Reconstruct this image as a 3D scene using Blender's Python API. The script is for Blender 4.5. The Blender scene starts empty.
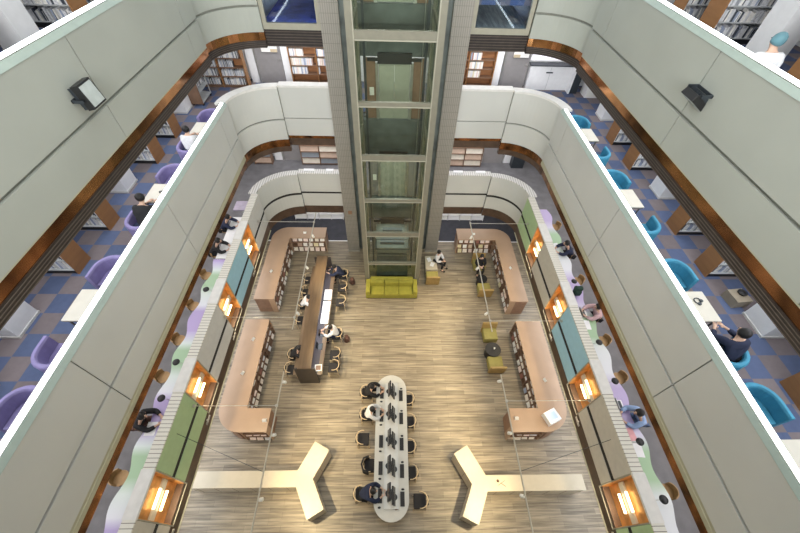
import bpy, bmesh, math, random
from mathutils import Vector, Matrix
random.seed(7)
C = bpy.context.scene.collection
SC = bpy.context.scene
PI = math.pi
XL, XR, YB = -5.9, 6.3, 14.42        # atrium faces
CX = (XL + XR) / 2

# ------------------------------------------------------------------ materials
MATS = {}
def nodes(name):
    m = bpy.data.materials.new(name); m.use_nodes = True
    nt = m.node_tree
    return m, nt, nt.nodes['Principled BSDF']
def col(c): return (c[0], c[1], c[2], 1)
def N(nt, t, **kw):
    n = nt.nodes.new(t)
    for k, v in kw.items(): setattr(n, k, v)
    return n
def mat(name, c, rough=.6, metal=0., var=.10, scale=6., bump=0., emit=None, estr=0., spec=.5, stretch=None):
    if name in MATS: return MATS[name]
    m, nt, b = nodes(name)
    tc = N(nt, 'ShaderNodeTexCoord'); no = N(nt, 'ShaderNodeTexNoise')
    no.inputs['Scale'].default_value = scale; no.inputs['Detail'].default_value = 3
    src = tc.outputs['Object']
    if stretch:
        mp = N(nt, 'ShaderNodeMapping'); mp.inputs['Scale'].default_value = stretch
        nt.links.new(src, mp.inputs[0]); src = mp.outputs[0]
    nt.links.new(src, no.inputs['Vector'])
    r = N(nt, 'ShaderNodeValToRGB')
    r.color_ramp.elements[0].position = .3; r.color_ramp.elements[1].position = .7
    r.color_ramp.elements[0].color = col([x * (1 - var) for x in c])
    r.color_ramp.elements[1].color = col([min(1, x * (1 + var)) for x in c])
    nt.links.new(no.outputs['Fac'], r.inputs[0]); nt.links.new(r.outputs[0], b.inputs['Base Color'])
    b.inputs['Roughness'].default_value = rough; b.inputs['Metallic'].default_value = metal
    b.inputs['Specular IOR Level'].default_value = spec
    if bump:
        bp = N(nt, 'ShaderNodeBump'); bp.inputs['Strength'].default_value = bump; bp.inputs['Distance'].default_value = .02
        nt.links.new(no.outputs['Fac'], bp.inputs['Height']); nt.links.new(bp.outputs[0], b.inputs['Normal'])
    if emit:
        b.inputs['Emission Color'].default_value = col(emit); b.inputs['Emission Strength'].default_value = estr
    MATS[name] = m
    return m
def glass(name, c, alpha_mix=.85, rough=.03):
    m, nt, b = nodes(name)
    b.inputs['Base Color'].default_value = col(c); b.inputs['Roughness'].default_value = rough
    b.inputs['Metallic'].default_value = 0
    tr = N(nt, 'ShaderNodeBsdfTransparent'); tr.inputs[0].default_value = col(c)
    gl = N(nt, 'ShaderNodeBsdfGlossy'); gl.inputs['Roughness'].default_value = rough
    mx = N(nt, 'ShaderNodeMixShader'); mx.inputs[0].default_value = 1 - alpha_mix
    nt.links.new(tr.outputs[0], mx.inputs[1]); nt.links.new(gl.outputs[0], mx.inputs[2])
    nt.links.new(mx.outputs[0], nt.nodes['Material Output'].inputs[0])
    MATS[name] = m
    return m
def coordmath(nt, axis, scale, off=0.):
    tc = N(nt, 'ShaderNodeTexCoord'); s = N(nt, 'ShaderNodeSeparateXYZ'); nt.links.new(tc.outputs['Object'], s.inputs[0])
    a = N(nt, 'ShaderNodeMath', operation='MULTIPLY_ADD'); a.inputs[1].default_value = scale; a.inputs[2].default_value = off
    nt.links.new(s.outputs[axis], a.inputs[0]); return a.outputs[0]
def stripes(name, axis, pitch, frac, dark, light, rough=.6):
    m, nt, b = nodes(name)
    f = N(nt, 'ShaderNodeMath', operation='FRACT'); nt.links.new(coordmath(nt, axis, 1 / pitch, 500.), f.inputs[0])
    g = N(nt, 'ShaderNodeMath', operation='LESS_THAN'); g.inputs[1].default_value = frac; nt.links.new(f.outputs[0], g.inputs[0])
    mx = N(nt, 'ShaderNodeMix', data_type='RGBA'); mx.inputs[6].default_value = col(light); mx.inputs[7].default_value = col(dark)
    nt.links.new(g.outputs[0], mx.inputs[0]); nt.links.new(mx.outputs[2], b.inputs['Base Color'])
    b.inputs['Roughness'].default_value = rough; MATS[name] = m; return m
def grid_tile(name, pu, pv, line, tile, swap_axes=('X', 'Z'), w=(.1, .1)):
    m, nt, b = nodes(name); outs = []
    for ax, p, wv in zip(swap_axes, (pu, pv), w):
        f = N(nt, 'ShaderNodeMath', operation='FRACT'); nt.links.new(coordmath(nt, ax, 1 / p, 500.), f.inputs[0])
        g = N(nt, 'ShaderNodeMath', operation='LESS_THAN'); g.inputs[1].default_value = wv; nt.links.new(f.outputs[0], g.inputs[0]); outs.append(g.outputs[0])
    mxx = N(nt, 'ShaderNodeMath', operation='MAXIMUM'); nt.links.new(outs[0], mxx.inputs[0]); nt.links.new(outs[1], mxx.inputs[1])
    mx = N(nt, 'ShaderNodeMix', data_type='RGBA'); mx.inputs[6].default_value = col(tile); mx.inputs[7].default_value = col(line)
    nt.links.new(mxx.outputs[0], mx.inputs[0]); nt.links.new(mx.outputs[2], b.inputs['Base Color'])
    b.inputs['Roughness'].default_value = .5; MATS[name] = m; return m
def carpet(name, ca, cb):
    m, nt, b = nodes(name)
    tc = N(nt, 'ShaderNodeTexCoord'); mp = N(nt, 'ShaderNodeMapping')
    mp.inputs['Scale'].default_value = (1 / .49, 1 / .555, 0)
    mp.inputs['Location'].default_value = (8.68 / .49 + 100, -5.27 / .555 + 101, .5)
    nt.links.new(tc.outputs['Object'], mp.inputs[0])
    ch = N(nt, 'ShaderNodeTexChecker'); ch.inputs['Scale'].default_value = 1.0
    nt.links.new(mp.outputs[0], ch.inputs['Vector'])
    ch.inputs['Color1'].default_value = col(ca); ch.inputs['Color2'].default_value = col(cb)
    # each tile a slightly different tone
    fl = N(nt, 'ShaderNodeVectorMath', operation='FLOOR'); nt.links.new(mp.outputs[0], fl.inputs[0])
    wn = N(nt, 'ShaderNodeTexWhiteNoise'); wn.noise_dimensions = '3D'; nt.links.new(fl.outputs[0], wn.inputs['Vector'])
    no = N(nt, 'ShaderNodeTexNoise'); no.inputs['Scale'].default_value = 9; no.inputs['Detail'].default_value = 5
    nt.links.new(tc.outputs['Object'], no.inputs['Vector'])
    ad = N(nt, 'ShaderNodeMath', operation='ADD'); nt.links.new(wn.outputs['Value'], ad.inputs[0]); nt.links.new(no.outputs['Fac'], ad.inputs[1])
    mr = N(nt, 'ShaderNodeMapRange'); mr.inputs[1].default_value = 0; mr.inputs[2].default_value = 2; mr.inputs[3].default_value = .75; mr.inputs[4].default_value = 1.25
    nt.links.new(ad.outputs[0], mr.inputs[0])
    hs = N(nt, 'ShaderNodeHueSaturation'); nt.links.new(ch.outputs[0], hs.inputs['Color']); nt.links.new(mr.outputs[0], hs.inputs['Value'])
    nt.links.new(hs.outputs[0], b.inputs['Base Color']); b.inputs['Roughness'].default_value = .95; b.inputs['Specular IOR Level'].default_value = .1
    MATS[name] = m; return m
def plank_floor(name):
    m, nt, b = nodes(name)
    tc = N(nt, 'ShaderNodeTexCoord')
    br = N(nt, 'ShaderNodeTexBrick'); br.inputs['Scale'].default_value = 1
    br.inputs['Brick Width'].default_value = 1.25; br.inputs['Row Height'].default_value = .19
    br.inputs['Mortar Size'].default_value = .004; br.inputs['Color1'].default_value = (.30, .30, .30, 1); br.inputs['Color2'].default_value = (.75, .75, .75, 1)
    br.inputs['Mortar'].default_value = (0.1, .1, .1, 1); br.offset = .37
    nt.links.new(tc.outputs['Object'], br.inputs['Vector'])
    mp = N(nt, 'ShaderNodeMapping'); mp.inputs['Scale'].default_value = (.5, 10.5, 1); nt.links.new(tc.outputs['Object'], mp.inputs[0])
    no = N(nt, 'ShaderNodeTexNoise'); no.inputs['Scale'].default_value = 1.3; no.inputs['Detail'].default_value = 6; no.inputs['Roughness'].default_value = .62
    nt.links.new(mp.outputs[0], no.inputs['Vector'])
    a = N(nt, 'ShaderNodeMix', data_type='FLOAT'); a.inputs[0].default_value = .78
    nt.links.new(br.outputs['Color'], a.inputs[2]); nt.links.new(no.outputs['Fac'], a.inputs[3])
    r = N(nt, 'ShaderNodeValToRGB'); e = r.color_ramp.elements
    e[0].position = .34; e[0].color = (.105, .084, .062, 1); e[1].position = .66; e[1].color = (.40, .335, .245, 1)
    x = e.new(.5); x.color = (.238, .196, .138, 1)
    nt.links.new(a.outputs[0], r.inputs[0]); nt.links.new(r.outputs[0], b.inputs['Base Color'])
    b.inputs['Roughness'].default_value = .42; MATS[name] = m; return m
def bands(name, stops, period, off):
    m, nt, b = nodes(name)
    f = N(nt, 'ShaderNodeMath', operation='FRACT'); nt.links.new(coordmath(nt, 'Y', 1 / period, off), f.inputs[0])
    r = N(nt, 'ShaderNodeValToRGB'); e = r.color_ramp.elements
    e[0].position = stops[0][0]; e[0].color = col(stops[0][1]); e[1].position = stops[-1][0]; e[1].color = col(stops[-1][1])
    for p, c in stops[1:-1]:
        x = e.new(p); x.color = col(c)
    nt.links.new(f.outputs[0], r.inputs[0]); nt.links.new(r.outputs[0], b.inputs['Base Color']); b.inputs['Roughness'].default_value = .3
    MATS[name] = m; return m

M_panel_shaded = mat('panel_shaded', (.36, .378, .338), .55, var=.05, scale=.7)  # same panel paint, darkened to carry the top gallery's dimmer light
M_panel_lit = mat('panel_lit', (.52, .525, .495), .55, var=.04, scale=.7)  # same panel paint, lightened to carry the stronger light lower down
M_core = mat('groove_grey', (.20, .205, .175), .8)
M_dark = mat('gap_dark', (.018, .016, .015), .8)
M_lip = mat('panel_lip', (.40, .385, .27), .55, var=.06)
M_copper = mat('copper_mirror', (.42, .19, .075), .12, metal=.9, var=.8, scale=.9)
M_copper2 = mat('copper_dark', (.20, .085, .03), .25, metal=.8, var=.9, scale=2.2)
M_brown = mat('fascia_brown', (.075, .045, .03), .45, var=.3, scale=3)
M_slat = mat('slat_dark', (.022, .016, .014), .45, var=.25)
M_slatb = mat('slat_gap_brown', (.10, .078, .062), .6, var=.1)
M_white = mat('white_paint', (.86, .86, .86), .5, var=.03)
M_offw = mat('cap_stone', (.66, .65, .62), .5, var=.06)
M_cap = mat('cap_green_glass', (.34, .41, .37), .35, var=.05)
M_led = mat('led_diffuser', (.9, .95, .95), .4, emit=(.86, .97, 1.0), estr=5.0)
M_floor = plank_floor('wood_planks')
M_carpet = carpet('carpet_tiles', (.098, .125, .215), (.195, .165, .17))
M_grey = mat('carpet_grey', (.205, .203, .21), .95, var=.14, scale=2.5)
M_dcarpet = mat('carpet_charcoal', (.055, .055, .065), .95, var=.15, scale=3)
M_bluefloor = mat('carpet_blue', (.10, .16, .62), .7, var=.35, scale=2)
M_greyfloor = mat('planks_grey', (.34, .35, .32), .6, var=.5, scale=2, stretch=(5, .5, 1))
M_teal = mat('panel_teal', (.33, .57, .69), .5, var=.04)
M_green = mat('panel_green', (.37, .51, .28), .5, var=.04)
M_taupe = mat('panel_taupe', (.52, .49, .42), .5, var=.05)
M_pale1 = mat('panel_light_grey', (.58, .58, .56), .5, var=.04)
M_grille = stripes('ledge_grille', 'Y', .105, .14, (.16, .15, .12), (.66, .64, .57))
M_grillex = stripes('ledge_grille_back', 'X', .105, .22, (.3, .29, .27), (.66, .65, .62))
M_pil = grid_tile('pilaster_tile', .075, .3, (.17, .158, .135), (.275, .256, .225), w=(.22, .05))
M_frame = mat('elevator_frame', (.205, .195, .15), .4, metal=.15, var=.06)
M_frame2 = mat('elevator_frame_edge', (.36, .345, .275), .35, metal=.15, var=.05)
M_elgl = glass('elevator_glass', (.84, .88, .83), .93)
M_winl = glass('window_glass', (.85, .92, 1.), .93)
M_eldoor = mat('landing_door_grey', (.36, .365, .30), .45, metal=.2, var=.05)
M_elwall = mat('shaft_wall_dark', (.10, .115, .11), .6, var=.3, scale=2)
M_steel = mat('steel', (.55, .54, .5), .35, metal=.8, var=.08)
M_dsteel = mat('dark_steel', (.05, .06, .07), .45, metal=.5)
M_wood = mat('shelf_wood', (.36, .16, .065), .5, var=.22, scale=2, stretch=(1, 1, 6))
M_endp = mat('end_panel_wood', (.34, .165, .062), .5, var=.12, scale=1.5, stretch=(1, 1, 5))
M_lam = mat('laminate_brown', (.41, .275, .18), .38, var=.07, scale=1.2)
M_lamd = mat('carcass_brown', (.20, .115, .07), .5, var=.15)
M_case = mat('shelf_brown', (.26, .15, .095), .5, var=.12)
M_cream = mat('cream_laminate', (.53, .47, .36), .4, var=.03)
M_creamd = mat('cream_front', (.53, .47, .37), .45, var=.05)
M_table = mat('table_walnut', (.145, .095, .055), .35, var=.16, scale=1.5, stretch=(6, .6, 1))
M_tabled = mat('table_dark', (.045, .036, .032), .4, var=.2)
M_desk = mat('desk_white', (.57, .555, .51), .35, var=.03)
M_deskc = mat('desk_band', (.66, .66, .64), .25, var=.03)
M_black = mat('black_plastic', (.012, .012, .013), .4)
M_screen = mat('screen_glass', (.02, .022, .028), .12)
M_seat = mat('chair_fabric_black', (.022, .02, .022), .8)
M_bent = mat('bentwood', (.62, .47, .29), .45, var=.1)
M_sofa = mat('fabric_olive_yellow', (.29, .265, .032), .8, var=.10, scale=5, bump=.1)
M_chairf = mat('fabric_khaki', (.31, .27, .08), .8, var=.10, scale=5, bump=.1)
M_sofad = mat('fabric_olive_dark', (.24, .22, .03), .8, var=.08)
M_bench = mat('seat_brown_board', (.34, .23, .08), .55, var=.12)
M_purple = mat('fabric_purple', (.25, .215, .42), .75, var=.10)
M_tealf = mat('fabric_teal', (.05, .27, .42), .7, var=.10)
M_tabw = mat('table_top_ivory', (.62, .585, .50), .4, var=.03)
M_tabe = mat('table_edge', (.12, .11, .10), .5)
M_stool = mat('stool_tan', (.40, .25, .11), .55, var=.15)
M_shelfm = mat('shelf_metal', (.55, .57, .57), .45, metal=.2, var=.1)
M_pages = mat('page_paper', (.80, .77, .68), .8, var=.04)
M_door = mat('door_grey', (.27, .255, .25), .5, var=.05)
M_ivory = mat('sign_white', (.86, .85, .8), .4, var=.02)
M_ltblue = mat('screen_pale_blue', (.62, .76, .88), .3, var=.05)
M_glow = mat('lamp_tube', (1, .9, .7), .4, emit=(1, .80, .45), estr=5.5)
M_lampp = mat('lamp_strip', (.75, .70, .6), .3, metal=.3, var=.05)
M_amber = mat('reflector_copper', (.62, .31, .10), .38, metal=.6, var=.4, scale=3)
M_spot = mat('spot_lens', (1, .95, .85), .3, emit=(1, .86, .62), estr=8)
M_skin = mat('skin', (.62, .40, .29), .5, var=.04)
M_hair = mat('hair_black', (.012, .010, .010), .5)
M_paper = mat('paper_white', (.85, .85, .86), .6, var=.02)
M_count = bands('counter_bands', [(0, (.42, .33, .60)), (.26, (.40, .32, .58)), (.34, (.66, .68, .74)), (.50, (.62, .70, .66)), (.62, (.33, .50, .31)), (.78, (.33, .50, .31)), (.86, (.62, .70, .68)), (1, (.46, .38, .64))], 3.05, 500.02)
M_countr = bands('counter_bands_green', [(0, (.46, .38, .62)), (.22, (.46, .38, .62)), (.34, (.68, .70, .74)), (.55, (.66, .70, .70)), (.64, (.33, .50, .30)), (.80, (.33, .50, .30)), (.90, (.60, .58, .70)), (1, (.46, .38, .62))], 4.2, 500.25)

# ------------------------------------------------------------------ mesh building
class MB:
    def __init__(s): s.v = []; s.f = []; s.m = []; s.mi = 0
    def add(s, vs, fs):
        o = len(s.v); s.v += [tuple(v) for v in vs]
        for f in fs: s.f.append(tuple(i + o for i in f)); s.m.append(s.mi)
        return s
    def box(s, x0, x1, y0, y1, z0, z1, M=None):
        vs = [(x, y, z) for z in (z0, z1) for y in (y0, y1) for x in (x0, x1)]
        if M is not None: vs = [M @ Vector(v) for v in vs]
        return s.add(vs, [(0, 2, 3, 1), (4, 5, 7, 6), (0, 1, 5, 4), (2, 6, 7, 3), (0, 4, 6, 2), (1, 3, 7, 5)])
    def cbox(s, cx, cy, cz, sx, sy, sz, rz=0, rx=0, ry=0):
        M = Matrix.Translation((cx, cy, cz)) @ Matrix.Rotation(rz, 4, 'Z') @ Matrix.Rotation(ry, 4, 'Y') @ Matrix.Rotation(rx, 4, 'X')
        return s.box(-sx / 2, sx / 2, -sy / 2, sy / 2, -sz / 2, sz / 2, M)
    def prism(s, poly, z0, z1):
        a = sum(poly[i][0] * poly[(i + 1) % len(poly)][1] - poly[(i + 1) % len(poly)][0] * poly[i][1] for i in range(len(poly)))
        if a < 0: poly = poly[::-1]
        n = len(poly)
        vs = [(x, y, z0) for x, y in poly] + [(x, y, z1) for x, y in poly]
        fs = [tuple(range(n))[::-1], tuple(range(n, 2 * n))] + [(i, (i + 1) % n, n + (i + 1) % n, n + i) for i in range(n)]
        return s.add(vs, fs)
    def tube(s, pts, r, n=8, cap=True):
        pts = [Vector(p) for p in pts]; rs = r if isinstance(r, (list, tuple)) else [r] * len(pts)
        vs = []; fs = []; up = None
        for i, p in enumerate(pts):
            d = (pts[min(i + 1, len(pts) - 1)] - pts[max(i - 1, 0)]).normalized()
            if up is None: up = Vector((0, 0, 1)) if abs(d.z) < .9 else Vector((1, 0, 0))
            a = d.cross(up)
            if a.length < 1e-5: a = d.cross(Vector((0, 1, 0)))
            a.normalize(); b = a.cross(d).normalized(); up = b
            for k in range(n):
                t = 2 * PI * k / n; vs.append(p + (a * math.cos(t) + b * math.sin(t)) * rs[i])
        for i in range(len(pts) - 1):
            for k in range(n): fs.append((i * n + k, i * n + (k + 1) % n, (i + 1) * n + (k + 1) % n, (i + 1) * n + k))
        if cap: fs.append(tuple(range(n))); fs.append(tuple(range((len(pts) - 1) * n, len(pts) * n))[::-1])
        return s.add(vs, fs)
    def lathe(s, prof, cx=0, cy=0, cz=0, n=18, M=None):
        vs = []; fs = []
        for r, z in prof:
            for k in range(n):
                t = 2 * PI * k / n; v = Vector((r * math.cos(t), r * math.sin(t), z))
                if M is not None: v = M @ v
                vs.append(v + Vector((cx, cy, cz)))
        for i in range(len(prof) - 1):
            for k in range(n): fs.append((i * n + k, i * n + (k + 1) % n, (i + 1) * n + (k + 1) % n, (i + 1) * n + k))
        if prof[0][0] > 1e-4: fs.append(tuple(range(n))[::-1])
        if prof[-1][0] > 1e-4: fs.append(tuple(range((len(prof) - 1) * n, len(prof) * n)))
        return s.add(vs, fs)
    def sweep(s, path, prof, closed=False):
        """path: xy points, profile: (n, z); n is to the right of travel when positive is 'out'"""
        P = [Vector((p[0], p[1])) for p in path]; m = len(prof); vs = []; fs = []
        for i, p in enumerate(P):
            d0 = (P[i] - P[i - 1]).normalized() if i > 0 else (P[1] - P[0]).normalized()
            d1 = (P[i + 1] - P[i]).normalized() if i < len(P) - 1 else d0
            n0 = Vector((-d0.y, d0.x)); n1 = Vector((-d1.y, d1.x)); nn = (n0 + n1).normalized()
            k = 1 / max(.3, nn.dot(n0))
            for a, z in prof: vs.append((p.x + nn.x * a * k, p.y + nn.y * a * k, z))
        for i in range(len(P) - 1):
            for j in range(m): fs.append((i * m + j, i * m + (j + 1) % m, (i + 1) * m + (j + 1) % m, (i + 1) * m + j))
        fs.append(tuple(range(m))[::-1]); fs.append(tuple(range((len(P) - 1) * m, len(P) * m)))
        return s.add(vs, fs)
    def mesh(s, name):
        me = bpy.data.meshes.new(name); me.from_pydata(s.v, [], s.f)
        for p, i in zip(me.polygons, s.m): p.material_index = i
        bm = bmesh.new(); bm.from_mesh(me); bmesh.ops.recalc_face_normals(bm, faces=bm.faces); bm.to_mesh(me); bm.free()
        return me
    def build(s, name, m, parent=None, smooth=False, bevel=0., kind=None):
        me = s.mesh(name)
        for x in (m if isinstance(m, (list, tuple)) else [m]): me.materials.append(x)
        if smooth:
            for p in me.polygons: p.use_smooth = True
        o = bpy.data.objects.new(name, me); C.objects.link(o)
        if parent is not None: o.parent = parent
        if bevel:
            b = o.modifiers.new('bevel', 'BEVEL'); b.width = bevel; b.segments = 2; b.limit_method = 'ANGLE'
        if kind: o['kind'] = kind
        return o
def thing(name, label, cat, loc=(0, 0, 0), rz=0, group=None):
    o = bpy.data.objects.new(name, None); C.objects.link(o); o.location = loc; o.rotation_euler = (0, 0, rz)
    o.empty_display_size = .1; o['label'] = label; o['category'] = cat
    if group: o['group'] = group
    return o
def tag(o, label, cat, group=None, kind=None):
    o['label'] = label; o['category'] = cat
    if group: o['group'] = group
    if kind: o['kind'] = kind
    return o
def copy_tree(o, parent=None):
    c = o.copy(); C.objects.link(c)
    if parent is not None: c.parent = parent
    for ch in list(o.children): copy_tree(ch, c)
    return c
def place(proto, first, loc, rz, label, group=None):
    o = proto if first else copy_tree(proto)
    o.location = loc; o.rotation_euler = (0, 0, rz); o['label'] = label
    if group: o['group'] = group
    return o
def objmat(o, m):
    for sl in o.material_slots: sl.link = 'OBJECT'; sl.material = m
def struct(o): o['kind'] = 'structure'; return o

# ------------------------------------------------------------------ setting: slabs, walls
MB().box(-9.2, 9.6, -3.2, 14.9, -.2, 0).build('floor', M_floor, kind='structure')
MB().box(-9.2, 9.6, 14.9, 17.6, -.2, 0).build('floor', M_dcarpet, kind='structure')
MB().box(-9.2, 9.6, 14.88, 14.94, 0, .012).build('trim_1', M_white, kind='structure')
def ushape(x0, x1, yb, z0, z1, m, name, yback=17.6, hole=.34):
    b = MB()
    b.box(x0, XL - hole, -3.2, yback, z0, z1); b.box(XR + hole, x1, -3.2, yback, z0, z1)
    b.box(XL - hole, XR + hole, yb + hole, yback, z0, z1)
    return b.build(name, m, kind='structure')
ushape(-9.2, 9.6, YB, 3.75, 3.95, M_grey, 'floor', hole=.28)
ushape(-10.8, 11.2, YB, 7.86, 8.06, M_carpet, 'floor', hole=.28)
ushape(-10.8, 11.2, YB, 11.9, 12.1, M_carpet, 'floor', hole=.28)
ushape(-9.2, 9.6, YB, 2.78, 2.86, M_white, 'ceiling', hole=.2)
ushape(-9.2, 9.6, YB, 6.66, 6.74, M_white, 'ceiling', hole=.2)
ushape(-10.8, 11.2, YB, 10.56, 10.64, M_white, 'ceiling', hole=.2)
ushape(-10.8, 11.2, YB, 15.1, 15.2, M_white, 'ceiling', hole=.2)
MB().box(-10.8, 11.2, -3.2, 17.6, 19.6, 19.8).build('ceiling', M_white, kind='structure')
for z0, z1, xa, xb in ((-.2, 6.7, -9.2, 9.6), (6.7, 19.6, -10.8, 11.2)):
    MB().box(xa - .2, xa, -3.2, 17.6, z0, z1).build('wall_left', M_white, kind='structure')
    MB().box(xb, xb + .2, -3.2, 17.6, z0, z1).build('wall_right', M_white, kind='structure')
    MB().box(xa, xb, 17.6, 17.8, z0, z1).build('wall_back', M_white, kind='structure')
    MB().box(xa, xb, -3.4, -3.2, z0, z1).build('wall_front', M_panel_shaded, kind='structure')

# made-up openings behind and above the viewpoint, added around the front fill and top lamp
f = MB(); f.box(CX - 5.7, CX + 5.7, -3.2, -3.1, 11.3, 11.5); f.box(CX - 5.7, CX + 5.7, -3.2, -3.1, 17.5, 17.7)
for k in range(6): f.box(CX - 5.7 + k * 2.26, CX - 5.6 + k * 2.26, -3.2, -3.1, 11.5, 17.5)
w = f.build('window_4', M_frame2, kind='structure'); MB().box(CX - 5.6, CX + 5.6, -3.19, -3.17, 11.5, 17.5).build('pane', M_ivory, w)
f = MB()
for k in range(6): f.box(CX - 5.2 + k * 2.06, CX - 5.1 + k * 2.06, -1.5, 13.5, 19.5, 19.6)
w = f.build('window_5', M_frame2, kind='structure'); MB().box(CX - 5.2, CX + 5.2, -1.5, 13.5, 19.56, 19.58).build('pane', M_ivory, w)

# ------------------------------------------------------------------ gallery fronts
J = .012
def arc_pts(side, n=14):
    # corner piece, side -1 left / +1 right ; from the side wall round to the back
    if side < 0: x0, cx, dx = XL - .10, -4.42, -1
    else: x0, cx, dx = XR + .10, 4.90, 1
    rx = abs(cx - x0); cy = 12.85; ry = YB - .12 - cy
    return [(cx + dx * rx * math.cos(PI / 2 * k / n), cy + ry * math.sin(PI / 2 * k / n)) for k in range(n + 1)]
ARC_L = arc_pts(-1); ARC_R = arc_pts(1)
def seg_side(side, y0, y1):
    x = XL if side < 0 else XR
    return [(x, y0), (x, y1)]
# profile n>0 must point away from atrium: travelling +y on the left gives left normal = -x (out); on the right we flip.
def swp(b, side, path, prof):
    if side < 0: b.sweep(path, prof)
    else: b.sweep(path, [(-n, z) for n, z in prof])
def rect(n0, n1, z0, z1): return [(n0, z0), (n1, z0), (n1, z1), (n0, z1)]
def cut(path_y, joints):
    ys = [path_y[0]] + [j for j in joints if path_y[0] < j < path_y[1]] + [path_y[1]]
    return list(zip(ys[:-1], ys[1:]))
YC = 12.85
def back_path(side):
    return [(-4.42, YB), (-2.40, YB)] if side < 0 else [(2.78, YB), (4.90, YB)]
def back_sw(b, side, prof):   # back wall: out = +y
    p = back_path(side)
    b.sweep(p, prof)
def arc_sw(b, side, prof):
    if side < 0: b.sweep(ARC_L[::1], [(n, z) for n, z in prof])   # travels +y then +x : left normal is out
    else: b.sweep(ARC_R, [(-n, z) for n, z in prof])
def gallery(level, side, zt, zg, zb, gw, joints):
    nm = 'wall_left' if side < 0 else 'wall_right'
    core = MB()
    swp(core, side, seg_side(side, -3.2, YC), rect(.06, .26, zb + .02, zt - .02))
    arc_sw(core, side, rect(.06, .24, zb + .02, zt - .02))
    root = core.build(nm, M_core, kind='structure')
    up = MB(); lo = MB()
    for a, b_ in cut((-3.2, YC), joints):
        swp(up, side, seg_side(side, a + J, b_ - J), rect(0, .08, zg + gw / 2, zt))
        swp(lo, side, seg_side(side, a + J, b_ - J), rect(0, .08, zb + (.13 if level == 2 else 0), zg - gw / 2))
    arc_sw(up, side, rect(0, .08, zg + gw / 2, zt)); arc_sw(lo, side, rect(0, .08, zb, zg - gw / 2))
    return root, up, lo, nm
# third gallery (top) and second gallery
JN = [3.0, 7.45, 11.95]
for (lvl, zt, zg, zb) in ((3, 13.05, 11.8, 11.04), (2, 9.14, 7.86, 6.96)):
    for side in (-1, 1):
        root, up, lo, nm = gallery(lvl, side, zt, zg, zb, .07, JN)
        if lvl == 2:
            back_sw(up, side, rect(0, .08, zg + .02, zt)); back_sw(lo, side, rect(0, .08, zb + .12, zg - .02))
            bc = MB(); back_sw(bc, side, rect(.06, .26, zb + .14, zt - .02)); bc.build('wall_back', M_core, kind='structure')
        pm = M_panel_shaded if lvl == 3 else M_panel_lit
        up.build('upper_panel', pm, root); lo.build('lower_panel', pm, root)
        # lip under the panel, copper band, dark band
        lip = MB(); swp(lip, side, seg_side(side, -3.2, YC), [(.012, zb + .12), (.012, zb + .04), (.0, zb + .03), (.0, zb - .09), (.2, zb - .09), (.2, zb + .12)] if lvl == 2 else [(0, zb - .003), (0, zb - .025), (.2, zb - .025), (.2, zb - .003)])
        lip.build('panel_lip', M_lip, root)
        cop = MB(); z1 = zb - .095 if lvl == 2 else zb - .03; z0 = z1 - (.25 if lvl == 2 else .23)
        swp(cop, side, seg_side(side, -3.2, YC), rect(.02, .22, z0, z1)); arc_sw(cop, side, rect(.02, .2, z0, z1 + .06 if lvl == 2 else z1 + .02))
        if lvl == 2: back_sw(cop, side, rect(.03, .2, zb - .02, zb + .13))
        cop.build('copper_band', M_copper if lvl == 3 else M_copper2, root)
        if lvl == 2:
            d = MB(); arc_sw(d, side, rect(.06, .26, zb - .62, z0)); back_sw(d, side, rect(.06, .26, zb - .38, zb - .02))
            d.build('fascia', M_brown, root)
        else:
            d = MB(); e = MB(); zl = 10.545
            swp(e, side, seg_side(side, -3.2, YC), rect(0, .22, zl, z0 - .002)); arc_sw(e, side, rect(0, .2, zl, z0 - .002))
            for k in range(4):
                zz = zl + .008 + (z0 - zl) * k / 4
                swp(d, side, seg_side(side, -3.2, YC), rect(-.008, .02, zz, zz + .013)); arc_sw(d, side, rect(-.008, .02, zz, zz + .013))
            d.build('louvre_edge', M_slatb, root); e.build('louvre', M_slat, root)
            # straight louvre band over the back gallery with window frame above
            d = MB(); e = MB()
            back_sw(e, side, rect(0, .22, 10.56, 11.095))
            for k in range(6):
                zz = 10.575 + k * .09; back_sw(d, side, rect(-.008, .03, zz, zz + .018))
            d.build('louvre_edge', M_slatb, root); e.build('louvre', M_slat, root)
        # top cap
        cap = MB()
        swp(cap, side, seg_side(side, -3.2, YC), [(-.012, zt), (.05, zt + .10), (.21, zt + .10), (.21, zt)])
        cap.build('cap', M_cap, root)
        cp = MB(); arc_sw(cp, side, rect(-.02, .34, zt - .02, zt + .06))
        if lvl == 2: back_sw(cp, side, rect(-.02, .34, zt - .02, zt + .06))
        cp.build('corner_cap', M_offw, root)
        # light strip
        w = 'left' if side < 0 else 'right'; fl = 'top' if lvl == 3 else 'middle'
        ls = thing('light_strip', f'bright white LED strip along the {w} parapet of the {fl} gallery', 'light strip', (XL if side < 0 else XR, 5, zt + .101))
        ch = MB(); sgn = side
        ch.box(min(sgn * .06, sgn * .2), max(sgn * .06, sgn * .2), -8.2, 7.75, 0, .015).build('channel', M_steel, ls)
        MB().box(min(sgn * .07, sgn * .15), max(sgn * .07, sgn * .15), -8.19, 7.74, .016, .05).build('diffuser', M_led, ls)

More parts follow.
